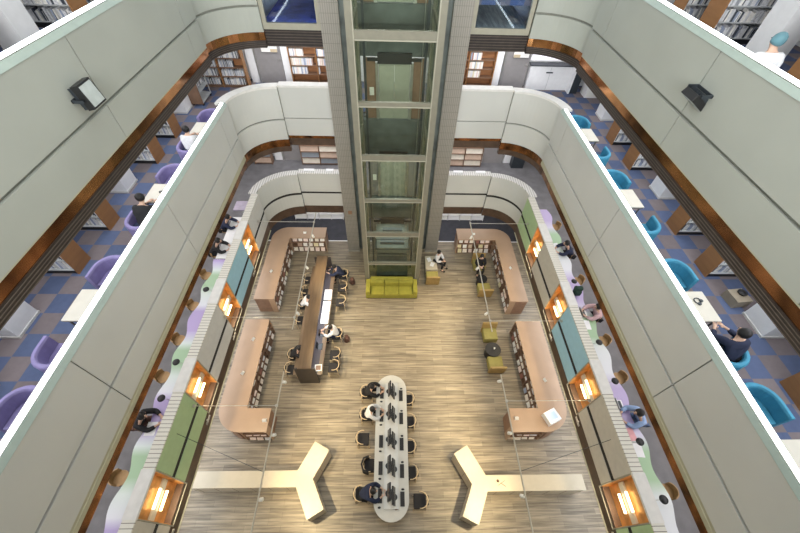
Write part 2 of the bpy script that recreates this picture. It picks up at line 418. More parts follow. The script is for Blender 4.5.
# first gallery: coloured panels, light boxes, ledge
BOX = {-1: [(10.03, 11.08), (6.97, 8.02), (3.93, 4.97), (.91, 1.96)], 1: [(10.03, 11.05), (6.93, 7.98), (3.80, 4.87), (.69, 1.76)]}
COLS = {-1: [M_taupe, M_green, M_pale1, M_teal, M_pale1], 1: [M_green, M_taupe, M_teal, M_taupe, M_green]}
PT, PG, PB = 5.1, 4.07, 3.36
cname = {M_taupe.name: 'taupe', M_green.name: 'green', M_teal.name: 'teal', M_pale1.name: 'pale'}
for side in (-1, 1):
    nm = 'wall_left' if side < 0 else 'wall_right'
    core = MB()
    swp(core, side, seg_side(side, -3.2, YC), rect(.27, .31, PB + .02, PT - .03))
    arc_sw(core, side, rect(.08, .24, 3.2, PT - .03)); back_sw(core, side, rect(.08, .26, 3.2, PT - .03))
    root = core.build(nm, M_dark, kind='structure')
    edges = [-3.2] + [e for b in reversed(BOX[side]) for e in b] + [YC]
    for k in range(5):
        a, b_ = edges[2 * k], edges[2 * k + 1]
        p = MB(); q = MB()
        ys = [(a, b_)] if b_ - a < 3 else [(a, -1.1), (-1.1, b_)]
        for u, v in ys:
            swp(p, side, seg_side(side, u + .006, v - .006), rect(0, .27, PG + .085, PT - .01)); swp(q, side, seg_side(side, u + .006, v - .006), rect(0, .27, PB, PG - .085))
        p.build('upper_panel', COLS[side][k], root); q.build('lower_panel', COLS[side][k], root)
        l = MB(); swp(l, side, seg_side(side, a, b_), rect(-.01, .30, PT - .01, PT + .03)); l.build('grille_ledge', M_grille, root)
        g = MB(); swp(g, side, seg_side(side, a, b_), rect(.012, .2, PG - .084, PG + .084)); g.build('groove', M_dark, root)
    p = MB()
    arc_sw(p, side, rect(0, .08, 4.05, PT - .01)); arc_sw(p, side, rect(0, .08, 3.18, 3.92))
    back_sw(p, side, rect(0, .08, 4.04, PT - .01)); back_sw(p, side, rect(0, .08, 3.14, 3.93))
    g = MB(); arc_sw(g, side, rect(.012, .07, 3.92, 4.05)); back_sw(g, side, rect(.012, .07, 3.93, 4.04)); g.build('groove', M_dark, root)
    p.build('corner_panel', M_panel_lit, root)
    l = MB(); arc_sw(l, side, rect(-.01, .34, PT - .01, PT + .03)); back_sw(l, side, rect(-.01, .34, PT - .01, PT + .03)); l.build('corner_ledge', M_grillex, root)
    f = MB(); swp(f, side, seg_side(side, -3.2, YC), rect(.02, .25, 2.86, PB - .005)); arc_sw(f, side, rect(.05, .2, 2.62, 3.175)); back_sw(f, side, rect(.05, .2, 2.62, 3.135))
    f.build('fascia', M_brown, root)
    f = MB(); swp(f, side, seg_side(side, -3.2, YC), rect(-.015, .25, 2.835, 2.857)); f.build('edge_trim', M_lip, root)
    # light boxes
    w = 'left' if side < 0 else 'right'
    order = ['farthest', 'second farthest', 'second nearest', 'nearest']
    for k, (a, b_) in enumerate(BOX[side]):
        h = b_ - a; cy = (a + b_) / 2; s = side; x = XL if side < 0 else XR
        t = thing('wall_light', f'glowing copper light box in the {w} coloured balcony front, {order[k]} of its four', 'wall light', (x, cy, 3.18), 0, f'light boxes along the {w} balcony')
        def bx(mb, n0, n1, y0, y1, z0, z1): mb.box(min(s * n0, s * n1), max(s * n0, s * n1), y0, y1, z0, z1); return mb
        fr = MB(); bx(fr, 0, .255, -h / 2 + .004, -h / 2 + .03, 0, 1.91); bx(fr, 0, .255, h / 2 - .03, h / 2 - .004, 0, 1.91); bx(fr, 0, .255, -h / 2, h / 2, 0, .03)
        fr.build('frame', M_frame2, t)
        bx(MB(), -.012, .32, -h / 2, h / 2, 1.885, 1.96).build('ledge', M_offw, t)
        rf = MB(); bx(rf, .22, .25, -h / 2 + .03, h / 2 - .03, .03, 1.885); bx(rf, .02, .22, -h / 2 + .03, -h / 2 + .045, .03, 1.885); bx(rf, .02, .22, h / 2 - .045, h / 2 - .03, .03, 1.885)
        rf.build('reflector', M_amber, t)
        bx(MB(), .17, .215, -h / 2 + .05, h / 2 - .05, .80, 1.04).build('backing_strip', M_lampp, t)
        for zz in (.73, 1.11):
            mb = MB(); mb.tube([(s * .13, -.23, zz), (s * .13, .23, zz)], .035, 10); mb.build('tube', M_glow, t, smooth=True)
        br = MB(); yy = -h / 2 - .05
        br.tube([(-s * .03, yy, -.02), (-s * .03, yy - .3, -.02), (-s * .03, yy - .3, .05), (-s * .03, yy, .05), (-s * .03, yy, -.02)], .012, 6); br.cbox(0, yy - .15, .02, .08, .04, .04)
        br.build('bracket', M_steel, t)
# centre piece of back wall between the pilasters, behind the lift
for nm, z0, z1 in (('wall_back', 13.2, 14.6), ('wall_back', 10.3, 12.0), ('wall_back', 6.2, 8.0), ('wall_back', 2.3, 3.95)):
    MB().box(-2.4, 2.78, 14.45, 14.7, z0, z1).build(nm, M_elwall, kind='structure')

for xa, xb in ((-1.76, -1.22), (1.5, 2.08)): MB().box(xa, xb, 14.3, 14.4, 0, 19.4).build('wall_back', M_elwall, kind='structure')
# L3 back windows looking onto a lower blue floor
for k, (xa, xb) in enumerate(((-4.42, -2.42), (2.8, 4.88))):
    fr = MB(); z0 = 11.1
    fr.box(xa, xb, YB - .02, YB + .12, z0, z0 + .19); fr.box(xa, xa + .14, YB - .02, YB + .12, z0 + .19, 15); fr.box(xb - .14, xb, YB - .02, YB + .12, z0 + .19, 15)
    w = fr.build(f'window_{k+1}', M_frame2, kind='structure')
    MB().box(xa + .14, xb - .14, YB + .03, YB + .05, z0 + .19, 15).build('pane', M_winl, w)
    MB().box(xa - .1, xb + .1, YB + .13, 17.6, 11.12, 11.2).build('floor', M_bluefloor if k == 0 else M_greyfloor, kind='structure')

# pilasters beside the lift
for xa, xb in ((-2.38, -1.74), (2.07, 2.75)):
    o = MB().box(xa, xb, 14.08, 14.62, 0, 19.6).build('column', M_pil, kind='structure')
    MB().box(xa - .02, xb + .02, 14.05, 14.64, 0, .1).build('base', M_steel, o)
o = MB().cbox(-2.06, 14.06, 3.0, .2, .05, .2); tag(o.build('junction_box', M_case), 'small brown square box on the left tiled pillar', 'box')

# ------------------------------------------------------------------ lift
E1, E2, EY = -1.29, 1.56, 11.75
el = thing('elevator', 'tall glass elevator shaft with beige steel frame in the middle of the back wall', 'elevator', (0.13, EY, 0))
ox = -.13
for xa, xb in ((E1, E1 + .22), (E2 - .22, E2)):
    p = MB().box(xa + ox, xb + ox, -.05, .15, 0, 19.5).build('post', M_frame, el)
    MB().box((xa + ox + .19) if xa < 0 else xa + ox - .005, (xb + ox + .005) if xa < 0 else xa + ox + .03, -.065, .16, 0, 19.5).build('edge_trim', M_frame2, p)
    MB().box(xa + ox + .04, xb + ox - .04, 2.3, 2.45, 0, 19.5).build('post', M_frame, el)
for zz, hh in ((1.70, .13), (3.75, .22), (5.74, .13), (7.78, .20), (9.81, .14), (11.83, .24), (13.9, .14), (15.9, .22)):
    b = MB().box(E1 + ox + .02, E2 + ox - .02, -.035, .08, zz - hh / 2, zz + hh / 2).build('crossbeam', M_frame, el)
    MB().box(E1 + ox + .2, E2 + ox - .2, -.06, -.036, zz - hh / 2 - .02, zz - hh / 2 + .01).build('edge_trim', M_frame2, b)
    s = MB()
    for x in (E1 + ox + .06, E2 + ox - .16): s.box(x, x + .1, .16, 2.3, zz - .08, zz + .08)
    s.build('side_beam', M_frame, el)
zs = [.02, 1.61, 1.79, 3.6, 3.9, 5.65, 5.83, 7.64, 7.92, 9.72, 9.9, 11.7, 11.96, 13.81]
for a, b_ in zip(zs[::2], zs[1::2]):
    MB().box(E1 + ox + .23, E2 + ox - .23, .02, .035, a, b_).build('glass_pane', M_elgl, el)
    for x in (E1 + ox + .1, E2 + ox - .115): MB().box(x, x + .015, .17, 2.28, a, b_).build('side_pane', M_elgl, el)
# landings
for z, nmz in ((0, 'g'), (3.95, '1'), (8.0, '2'), (12.0, '3')):
    for xa, xb in ((-.58, .005), (.015, .60)): MB().box(xa, xb, 2.5, 2.54, z + .02, z + 2.15).build('landing_door', M_eldoor, el)
    MB().box(-.62, .64, 2.40, 2.53, z + 2.15, z + 2.5).build('door_header', M_black, el); MB().box(-1.0, 1.02, 2.44, 2.52, z + 2.22, z + 2.32).build('header_arm', M_black, el)
    f = MB(); f.box(-.7, -.59, 2.48, 2.56, z, z + 2.15); f.box(.61, .72, 2.48, 2.56, z, z + 2.15); f.build('door_frame', M_steel, el)
    if z > 0:
        MB().box(-1.3, 1.3, 2.35, 2.62, z - .55, z).build('sill', M_elwall, el)
    f = MB(); f.box(-1.15, -.7, 2.55, 2.6, z, z + 2.3); f.box(.72, 1.2, 2.55, 2.6, z, z + 2.3); f.build('landing_panel', M_case if z >= 8 else M_door, el)
    MB().box(-.95, -.78, 2.52, 2.55, z + .95, z + 1.25).build('call_panel', M_ivory, el)
for x in (-1.0, 1.02): MB().box(x - .04, x + .04, 1.1, 1.2, 0, 19.4).build('guide_rail', M_dsteel, el)
for x in (.95, 1.08, 1.14): MB().tube([(x, 1.6, .2), (x, 1.6, 19.4)], .012, 5).build('cable', M_steel, el)
car = MB(); car.box(-.85, .85, .45, 2.2, .05, .15); car.box(-.85, .85, .45, 2.2, 2.2, 2.32)
cr = car.build('elevator_car', M_elwall, el)
f = MB()
for x in (-.85, .81):
    for y in (.45, 2.16): f.box(x, x + .04, y, y + .04, .15, 2.2)
f.box(-.85, .85, .45, .49, 1.0, 1.05); f.box(-.85, .85, .45, .49, 1.75, 1.79); f.build('car_frame', M_frame, cr)
f = MB(); f.box(-.6, .6, .7, 1.0, 2.32, 2.5); f.box(-.5, .5, 1.5, 1.7, 2.32, 2.55); f.tube([(-.8, .5, 2.9), (.8, .5, 2.9)], .02, 6); f.tube([(-.8, .5, 2.32), (-.8, .5, 2.9)], .02, 6); f.tube([(.8, .5, 2.32), (.8, .5, 2.9)], .02, 6)
f.build('roof_gear', M_dsteel, cr)
MB().box(-.83, .83, 2.05, 2.15, .2, 2.1).build('car_back', M_eldoor, cr)

# ------------------------------------------------------------------ books
def book_mesh(nm, w, h, t):
    b = MB(); b.mi = 0
    b.box(-w / 2, w / 2, -t / 2, -t / 2 + .004, 0, h); b.box(-w / 2, w / 2, t / 2 - .004, t / 2, 0, h); b.box(-w / 2, -w / 2 + .004, -t / 2 + .004, t / 2 - .004, 0, h)
    b.mi = 1; b.box(-w / 2 + .004, w / 2 - .006, -t / 2 + .004, t / 2 - .004, .004, h - .004)
    return b
BCOL = [mat('cover_%d' % i, c, .5, var=.12, scale=14) for i, c in enumerate([(.88, .80, .70), (.90, .87, .82), (.82, .66, .58), (.90, .74, .67), (.60, .48, .36), (.72, .72, .74), (.50, .35, .28), (.74, .66, .42), (.35, .40, .52), (.30, .13, .10)])]
BM = []
for w, h, t in ((.225, .29, .03), (.25, .30, .035), (.205, .27, .03)):
    o = book_mesh('book', w, h, t); me = o.mesh('book'); me.materials.append(BCOL[0]); me.materials.append(M_pages); BM.append(me)
def add_book(me, loc, rz, rx, m, label, group):
    o = bpy.data.objects.new('book', me); C.objects.link(o); o.location = loc; o.rotation_euler = (rx, 0, rz)
    o.material_slots[0].link = 'OBJECT'; o.material_slots[0].material = m
    tag(o, label, 'book', group); return o

# low curved bookcases on the ground floor
def arcp(cx, cy, r, a0, a1, n=12): return [(cx + r * math.cos(math.radians(a0 + (a1 - a0) * k / n)), cy + r * math.sin(math.radians(a0 + (a1 - a0) * k / n))) for k in range(n + 1)]
H = 1.15
def bookcase(label, poly, core, faces, short):
    ys = [p[1] for p in poly]; xs = [p[0] for p in poly]
    ob = (sum(xs) / len(xs), sum(ys) / len(ys))
    t = thing('bookcase', label, 'bookcase', (ob[0], ob[1], 0)); L = lambda pl: [(x - ob[0], y - ob[1]) for x, y in pl]
    MB().prism(L(poly), H - .045, H).build('top', M_lam, t)
    MB().prism(L(core), 0, H - .045).build('carcass', M_case, t)
    D = .27
    for fi, (p0, p1, nin, rows_pitch) in enumerate(faces):   # face segment and inward normal (towards the carcass)
        p0 = Vector(p0); p1 = Vector(p1); n = Vector(nin); d = (p1 - p0).normalized(); Ln = (p1 - p0).length
        rz = math.atan2(d.y, d.x)
        def slab(mb, s0, s1, n0, n1, z0, z1):
            q = [p0 + d * s0 + n * n0, p0 + d * s1 + n * n0, p0 + d * s1 + n * n1, p0 + d * s0 + n * n1]
            mb.prism([(v.x - ob[0], v.y - ob[1]) for v in q], z0, z1)
        for z in (.05, .40, .75): sb = MB(); slab(sb, .03, Ln - .03, .01, D, z, z + .025); sb.build('shelf', M_lamd, t)
        for u0, u1 in ((0, .03), (Ln - .03, Ln)): sp = MB(); slab(sp, u0, u1, 0, D, 0, H - .045); sp.build('side_panel', M_lam, t)
        nd = max(1, round(Ln / 1.35))
        for k in range(1, nd): dv = MB(); slab(dv, Ln * k / nd - .012, Ln * k / nd + .012, .02, D, .05, H - .045); dv.build('divider', M_lamd, t)
        face_rz = rz if d.cross(n) > 0 else rz + PI
        for z in (.078, .428, .778):
            s = .14 + random.random() * .1
            while s < Ln - .14:
                kk = (s % (Ln / nd)) / (Ln / nd)
                if .08 < kk < .92 and random.random() < .93:
                    q = p0 + d * s + n * ({.078: .0, .428: .05, .778: .10}[z] + .03 * random.random())
                    add_book(random.choice(BM), (q.x, q.y, z + .006), rz + random.uniform(-.06, .06), (-.30 if (n.x * -d.y + n.y * d.x) > 0 else .30), random.choices(BCOL, [8, 9, 3, 6, 1.2, 4, .8, 1.5, .5, .6])[0],
                             f'display book standing face-out on a shelf of the {short}', f'books on the {short}')
                s += rows_pitch + .035 + random.random() * .02
LA = [(-3.59, 14.85), (-3.59, 14.0), (-5.54, 14.0), (-5.54, 9.91), (-6.52, 9.91)] + arcp(-5.67, 14.0, .85, 180, 90)
LAc = [(-3.62, 14.83), (-3.62, 14.28), (-5.81, 14.28), (-5.81, 9.94), (-6.49, 9.94)] + arcp(-5.67, 14.0, .82, 180, 90)
bookcase('low brown curved bookcase in the rear left corner of the ground floor', LA, LAc, [((-5.54, 14.0), (-3.59, 14.0), (0, 1), .26), ((-5.54, 9.91), (-5.54, 14.0), (-1, 0), .27)], 'rear left curved bookcase')
LBp = [(-5.5, 8.78), (-6.58, 8.78)] + arcp(-5.58, 4.9, 1.0, 180, 270) + [(-4.57, 3.9), (-4.57, 4.78), (-5.5, 4.78)]
LBc = [(-5.77, 8.75), (-6.55, 8.75)] + arcp(-5.58, 4.9, .97, 180, 262) + [(-5.6, 4.17), (-4.6, 4.17), (-4.6, 4.76), (-5.77, 4.76)]
bookcase('low brown bookcase with a rounded front corner at the left of the ground floor', LBp, LBc, [((-5.5, 4.78), (-5.5, 8.78), (-1, 0), .27), ((-5.58, 3.9), (-4.57, 3.9), (0, 1), .24)], 'front left rounded bookcase')
RA = [(3.82, 14.85), (3.82, 13.96), (5.93, 13.96), (5.88, 9.8), (6.78, 9.8)] + arcp(5.93, 14.0, .85, 0, 90)
RAc = [(3.85, 14.83), (3.85, 14.24), (6.2, 14.24), (6.15, 9.83), (6.75, 9.83)] + arcp(5.93, 14.0, .82, 0, 90)
bookcase('low pinkish brown curved bookcase in the rear right corner of the ground floor', RA, RAc, [((3.82, 13.96), (5.9, 13.96), (0, 1), .26), ((5.89, 9.8), (5.92, 13.96), (1, 0), .27)], 'rear right curved bookcase')
RBp = [(5.9, 8.72), (7.05, 8.72)] + arcp(6.03, 4.85, 1.02, 0, -90) + [(4.7, 3.83), (4.75, 4.72), (5.9, 4.72)]
RBc = [(6.17, 8.69), (7.02, 8.69)] + arcp(6.03, 4.85, .99, 0, -85) + [(6.1, 4.1), (4.73, 4.1), (4.78, 4.70), (6.17, 4.70)]
bookcase('low brown bookcase with a rounded front corner at the right of the ground floor', RBp, RBc, [((5.9, 4.72), (5.9, 8.72), (1, 0), .27), ((4.72, 3.83), (6.0, 3.83), (0, 1), .24)], 'front right rounded bookcase')
# small white folded pieces and boxes on the bookcases
def tent(loc, rz, lab):
    b = MB(); b.cbox(0, .035, .05, .16, .004, .11, rx=.55); b.cbox(0, -.035, .05, .16, .004, .11, rx=-.55)
    o = b.build('white_piece', M_ivory); o.location = loc; o.rotation_euler = (0, 0, rz); tag(o, lab, 'sign')
for x, y, rz, l in ((-4.72, 4.32, 0, 'small folded white piece on the front left rounded bookcase, at its short arm'), (-4.75, 14.4, 0, 'small folded white piece on the rear arm of the rear left bookcase'),
                    (4.95, 4.33, 0, 'small folded white piece on the short arm of the front right bookcase'), (4.75, 14.4, 0, 'small folded white piece on the rear arm of the rear right bookcase'),
                    (-6.0, 7.75, 1.2, 'small white piece on the long arm of the front left bookcase, its farther one'), (-6.05, 6.2, 1.2, 'small white piece on the long arm of the front left bookcase, its nearer one'),
                    (6.35, 11.9, 1.9, 'small white piece on the long arm of the rear right bookcase'), (6.5, 5.85, 1.9, 'small white piece on the long arm of the front right bookcase'), (-6.05, 11.6, 1.2, 'small white piece on the long arm of the rear left bookcase')):
    tent((x, y, H), rz, l)
t = thing('display_case', 'white square display box with pale blue top on the front right bookcase', 'display box', (6.28, 4.33, H), .42)
MB().cbox(0, 0, .14, .52, .46, .28).build('body', M_white, t, bevel=.01)
MB().cbox(0, 0, .283, .34, .26, .006).build('screen', M_ltblue, t)

# ------------------------------------------------------------------ ground floor furniture
t = thing('sofa', 'olive yellow three-seat sofa in front of the glass elevator', 'sofa', (.11, 11.17, 0))
W = 2.66
MB().box(-W / 2, W / 2, -.45, .42, .06, .30).build('base', M_sofad, t, bevel=.02)
for s in (-1, 1): MB().box(min(s * 1.10, s * 1.33), max(s * 1.10, s * 1.33), -.45, .42, .30, .62).build('arm', M_sofa, t, bevel=.04)
MB().box(-1.10, 1.10, .22, .45, .30, .80).build('backrest', M_sofa, t, bevel=.04)
for k in (-1, 0, 1):
    MB().box(k * .733 - .36, k * .733 + .36, -.46, .2, .30, .45).build('seat_cushion', M_sofa, t, bevel=.035)
    MB().box(k * .733 - .36, k * .733 + .36, .04, .23, .45, .80).build('back_cushion', M_sofa, t, bevel=.045)
for x in (-1.2, 1.2):
    for y in (-.38, .36): MB().box(x - .03, x + .03, y - .03, y + .03, 0, .06).build('leg', M_black, t)

def cube_chair():
    t = thing('armchair', 'x', 'armchair')
    MB().box(-.32, .32, -.34, .26, .05, .42).build('seat', M_chairf, t, bevel=.03)
    b = MB(); b.cbox(0, .31, .40, .72, .09, .72, rx=-.12); b.build('backrest', M_bench, t, bevel=.02)
    for x in (-.27, .27):
        for y in (-.29, .27): MB().box(x - .025, x + .025, y - .025, y + .025, 0, .05).build('leg', M_black, t)
    return t
pc = cube_chair()
for i, (x, y, rz, l) in enumerate(((5.0, 12.95, 0, 'olive yellow low chair farthest back by the rear right bookcase, facing a seated reader'), (5.0, 11.15, PI, 'olive yellow low chair facing the seated reader on the right'),
                                    (4.83, 8.5, 0, 'olive yellow low chair behind the round black table, beside the gap between right bookcases'), (4.82, 6.95, PI, 'olive yellow low chair with angled brown back in front of the round black table'),
                                    (2.3, 11.95, PI, 'olive yellow low chair just right of the elevator and sofa'))):
    place(pc, i == 0, (x, y, 0), rz, l, 'olive low chairs')
def round_table(loc, r, h, l):
    t = thing('round_table', l, 'side table', loc)
    MB().lathe([(r * .97, h - .05), (r, h - .04), (r, h - .005), (r * .98, h)], n=28).build('top', M_black, t)
    MB().lathe([(r * .9, 0), (r * .9, h - .05)], n=28).build('drum', M_black, t)
round_table((4.78, 7.58, 0), .36, .52, 'round black drum table between two olive chairs on the right')
round_table((4.95, 11.75, 0), .28, .48, 'round black drum table beside the seated reader on the right')
b = MB().lathe([(.03, 0), (.035, .08), (.04, .09)], n=12); o = b.build('cup', M_ivory); o.location = (4.83, 7.6, .52); tag(o, 'small white cup on the round black drum table', 'cup')
t = thing('bench', 'beige padded bench with papers right of the elevator', 'bench', (2.32, 12.9, 0))
MB().box(-.35, .3, -.5, .5, .1, .42).build('seat', M_cream, t, bevel=.03)
for x in (-.3, .25):
    for y in (-.42, .42): MB().box(x - .03, x + .03, y - .03, y + .03, 0, .1).build('leg', M_tabled, t)
for i, (x, y, rz) in enumerate(((2.2, 13.1, .3), (2.35, 12.75, -.4))):
    o = MB().cbox(0, 0, .01, .21, .29, .02).build('magazine', M_paper); o.location = (x, y, .42); o.rotation_euler = (0, 0, rz)
    tag(o, ('white magazine on the far end of the beige bench', 'white magazine on the near end of the beige bench')[i], 'magazine')

# Y shaped cream counters
def ycounter(cx, cy, arms, lab):
    t = thing('counter', lab, 'counter', (cx, cy, 0))
    h = .92; pts = []
    arms = sorted(arms, key=lambda a: math.atan2(a[1], a[0]))
    n = len(arms)
    def edge(a, s): # edge line of arm: point + dir
        d = Vector(a[:2]).normalized(); nn = Vector((-d.y, d.x)); return nn * s * a[2] / 2, d
    for i, a in enumerate(arms):
        d = Vector(a[:2]).normalized(); nn = Vector((-d.y, d.x)); e = Vector(a[:2])
        pts.append(e - nn * a[2] / 2); pts.append(e + nn * a[2] / 2)
        b = arms[(i + 1) % n]; p0, d0 = edge(a, 1); p1, d1 = edge(b, -1)
        den = d0.x * d1.y - d0.y * d1.x; w = p1 - p0; tt = (w.x * d1.y - w.y * d1.x) / den
        pts.append(p0 + d0 * tt)
    MB().prism([(p.x, p.y) for p in pts], h - .05, h).build('top', M_cream, t)
    c = Vector((0, 0)); ins = [(p * .985) for p in pts]
    MB().prism([(p.x * .985, p.y * .985) for p in pts], 0.06, h - .05).build('body', M_creamd, t)
    MB().prism([(p.x * .96, p.y * .96) for p in pts], 0, .06).build('plinth', M_tabled, t)
    for a in arms:
        d = Vector(a[:2]).normalized(); nn = Vector((-d.y, d.x)); Ln = Vector(a[:2]).length
        k = .55
        while k < Ln - .1:
            for s in (-1, 1):
                q = d * k + nn * s * (a[2] / 2 - .003)
                if s < 0 or True:
                    MB().cbox(q.x, q.y, .47, .012, .012, .74, rz=math.atan2(d.y, d.x)).build('seam', M_lamd, t)
            k += .62
    return t
ycounter(-3.02, 2.41, [(-3.9, 0, .52), (.55, 1.06, .64), (.58, -1.06, .60)], 'cream Y-shaped counter on the left of the ground floor')
ycounter(3.28, 2.2, [(3.7, 0, .50), (-.60, 1.10, .60), (-.52, -1.08, .56)], 'cream Y-shaped counter on the right of the ground floor')
o = MB(); o.cbox(0, 0, .012, .3, .012, .02, rz=.5); o.cbox(.05, -.05, .012, .2, .012, .02, rz=-.6); o.lathe([(.02, 0), (.05, .05), (.012, .1)], -.12, .06, 0, 8)
o = o.build('ornament', M_lamd); o.location = (4.0, 2.2, .92); tag(o, 'small dark twig ornament on the right cream counter', 'ornament')

# long study table
t = thing('study_table', 'long dark walnut study table with a raised central lamp shelf', 'table', (-3.47, 9.3, 0))
MB().box(-.62, .62, -3.0, 3.0, .71, .75).build('tabletop', M_table, t)
MB().box(-.12, .12, -2.98, 2.98, .75, .80).build('cable_channel', M_tabled, t)
MB().box(-.275, .275, -3.08, 3.05, 1.47, 1.54).build('lamp_shelf', M_table, t)
MB().box(.08, .43, -2.9, 2.9, .75, .756).build('desk_mat', mat('mat_plum', (.035, .026, .034), .5), t)
for y in (-3.06, 2.98): MB().box(-.42, .42, y - .02, y + .05, 0, 1.47).build('end_panel', M_tabled, t)
for y in (-1, 1): MB().box(-.05, .05, y - .05, y + .05, .75, 1.47).build('post', M_tabled, t)
for y in (-1.5, 1.5): MB().box(-.4, .4, y - .04, y + .04, 0, .71).build('leg_panel', M_tabled, t)
MB().box(.1, .2, -2.9, 2.9, 1.455, 1.468).build('lamp_strip', mat('table_lamp_strip', (.9, .9, .9), emit=(.9, .93, 1), estr=10), t)

def study_chair():
    t = thing('chair', 'x', 'chair')
    MB().box(-.23, .23, -.22, .22, .42, .475).build('seat', M_seat, t, bevel=.02)
    pts = [(.25 * math.sin(a), -.02 - .25 * math.cos(a), .74) for a in [math.radians(d) for d in range(-100, 101, 20)]]
    MB().tube(pts, .017, 8).build('back_rail', M_bent, t, smooth=True)
    for x, y, top in ((-.2, -.2, .74), (.2, -.2, .74), (-.2, .2, .44), (.2, .2, .44)):
        MB().tube([(x, y, top), (x * 1.08, y * 1.08, 0)], [.018, .014], 8).build('leg', M_bent, t, smooth=True)
    MB().box(-.14, .14, -.29, -.265, .52, .73).build('back_pad', M_seat, t)
    return t
ch = study_chair()
cp = []
fr = 'study_table'
for k, y in enumerate((11.6, 10.8, 10.0, 9.15, 7.3, 6.65)):
    cp.append((-4.22 + (.0 if k not in (5,) else -.02), y, -PI / 2, f'round-backed chair, left side of walnut table, {["farthest","second farthest","under the reader in white","next nearer the reader in white","under the reader in black","nearest"][k]}', 'chairs at the long walnut table'))
for k, y in enumerate((11.9, 11.1, 10.2, 8.35, 7.35, 6.75)):
    cp.append((-2.45, y, PI / 2, f'round-backed chair, right side of walnut table, {["farthest","second farthest","middle empty one","under the white-shirted reader","second nearest","nearest"][k]}', 'chairs at the long walnut table'))
dn = ['farthest', 'second farthest', 'middle', 'second nearest', 'nearest']
for k, (x, y) in enumerate(((-.92, 5.6), (-.88, 4.7), (-.98, 3.8), (-.68, 2.88), (-.95, 1.97))):
    cp.append((x, y, -PI / 2, f'black chair with pale bent back, left side of white computer desk, {dn[k]}', 'chairs at the white computer desk'))
for k, (x, y) in enumerate(((.76, 5.3), (.80, 4.42), (.76, 3.5), (.80, 2.62), (1.11, 1.75))):
    cp.append((x, y, PI / 2, f'black chair with pale bent back, right side of white computer desk, {dn[k]}', 'chairs at the white computer desk'))
# local chair faces +y ; back at -y.  rz=-pi/2 turns +y to +x
for i, (x, y, rz, l, g) in enumerate(cp): place(ch, i == 0, (x, y, 0), rz, l, g)

# computer desk
t = thing('computer_desk', 'long white computer desk with rounded ends in the middle of the wooden floor', 'desk', (.1, 3.69, 0))
cap = [(.62 * math.cos(math.radians(a)), 1.95 + .62 * math.sin(math.radians(a))) for a in range(0, 181, 12)] + [(.62 * math.cos(math.radians(a)), -1.95 + .62 * math.sin(math.radians(a))) for a in range(180, 361, 12)]
MB().prism(cap, .71, .75).build('tabletop', M_desk, t)
MB().box(-.27, .27, -2.2, 2.2, .75, .80).build('centre_band', M_deskc, t)
for x in (-.27, .27): MB().box(x - .012, x + .012, -2.25, 2.25, .75, .83).build('divider', M_desk, t)
for y in (-1.9, 0, 1.9): MB().box(-.35, .35, y - .05, y + .05, 0, .71).build('leg_panel', M_desk, t)
def monitor():
    t = thing('monitor', 'x', 'monitor')
    MB().lathe([(.10, 0), (.10, .012), (.03, .02), (.022, .16)], n=16).build('stand', M_black, t)
    MB().cbox(-.01, 0, .29, .04, .50, .31, ry=-.22).build('housing', M_black, t, bevel=.005)
    MB().cbox(.013, 0, .295, .004, .47, .27, ry=-.22).build('screen', M_screen, t)
    MB().cbox(-.05, 0, .24, .06, .16, .14).build('arm', M_black, t)
    t.scale = (1.25, 1.1, 1.1)
    return t
mo = monitor(); first = True
MY = (5.5, 4.6, 3.66, 2.76, 1.9)
for k, y in enumerate(MY):
    for s, dy in ((-1, .04), (1, -.07)):
        place(mo, first, (.1 + s * .09, y + dy, .80), PI if s < 0 else 0, f'black monitor facing {"left" if s < 0 else "right"} on the white computer desk, {dn[k]} of that side', 'monitors on the computer desk'); first = False
def keyboard():
    t = thing('keyboard', 'x', 'keyboard')
    MB().cbox(0, 0, .012, .15, .44, .022).build('case', M_black, t)
    b = MB()
    for r in range(4):
        for c in range(12): b.cbox(-.052 + r * .035, -.192 + c * .035, .026, .028, .028, .006)
    b.build('keys', M_seat, t); return t
kb = keyboard(); first = True
def mouse():
    b = MB(); b.lathe([(.028, 0), (.035, .012), (.03, .028), (.012, .036)], n=12, M=Matrix.Scale(1.6, 4, (0, 1, 0))); o = b.build('mouse', M_black, smooth=True); return tag(o, 'x', 'mouse')
ms = mouse()
for k, y in enumerate(MY):
    for s in (-1, 1):
        x = .1 + s * .39
        place(kb, first, (x, y - .02 if s < 0 else y - .12, .75), 0, f'black keyboard on the {"left" if s < 0 else "right"} edge of the white computer desk, {dn[k]}', 'keyboards on the computer desk')
        place(ms, first, (x - s * -.02, y - .36 if s < 0 else y + .17, .75), PI / 2, f'black mouse on the {"left" if s < 0 else "right"} edge of the white computer desk, {dn[k]}', 'mice on the computer desk'); first = False
o = MB(); o.cbox(0, 0, .01, .1, .07, .02, rz=.4); o = o.build('card_holder', M_case); o.location = (.28, 1.5, .75); tag(o, 'small brown card holder on the near end of the white desk', 'card')

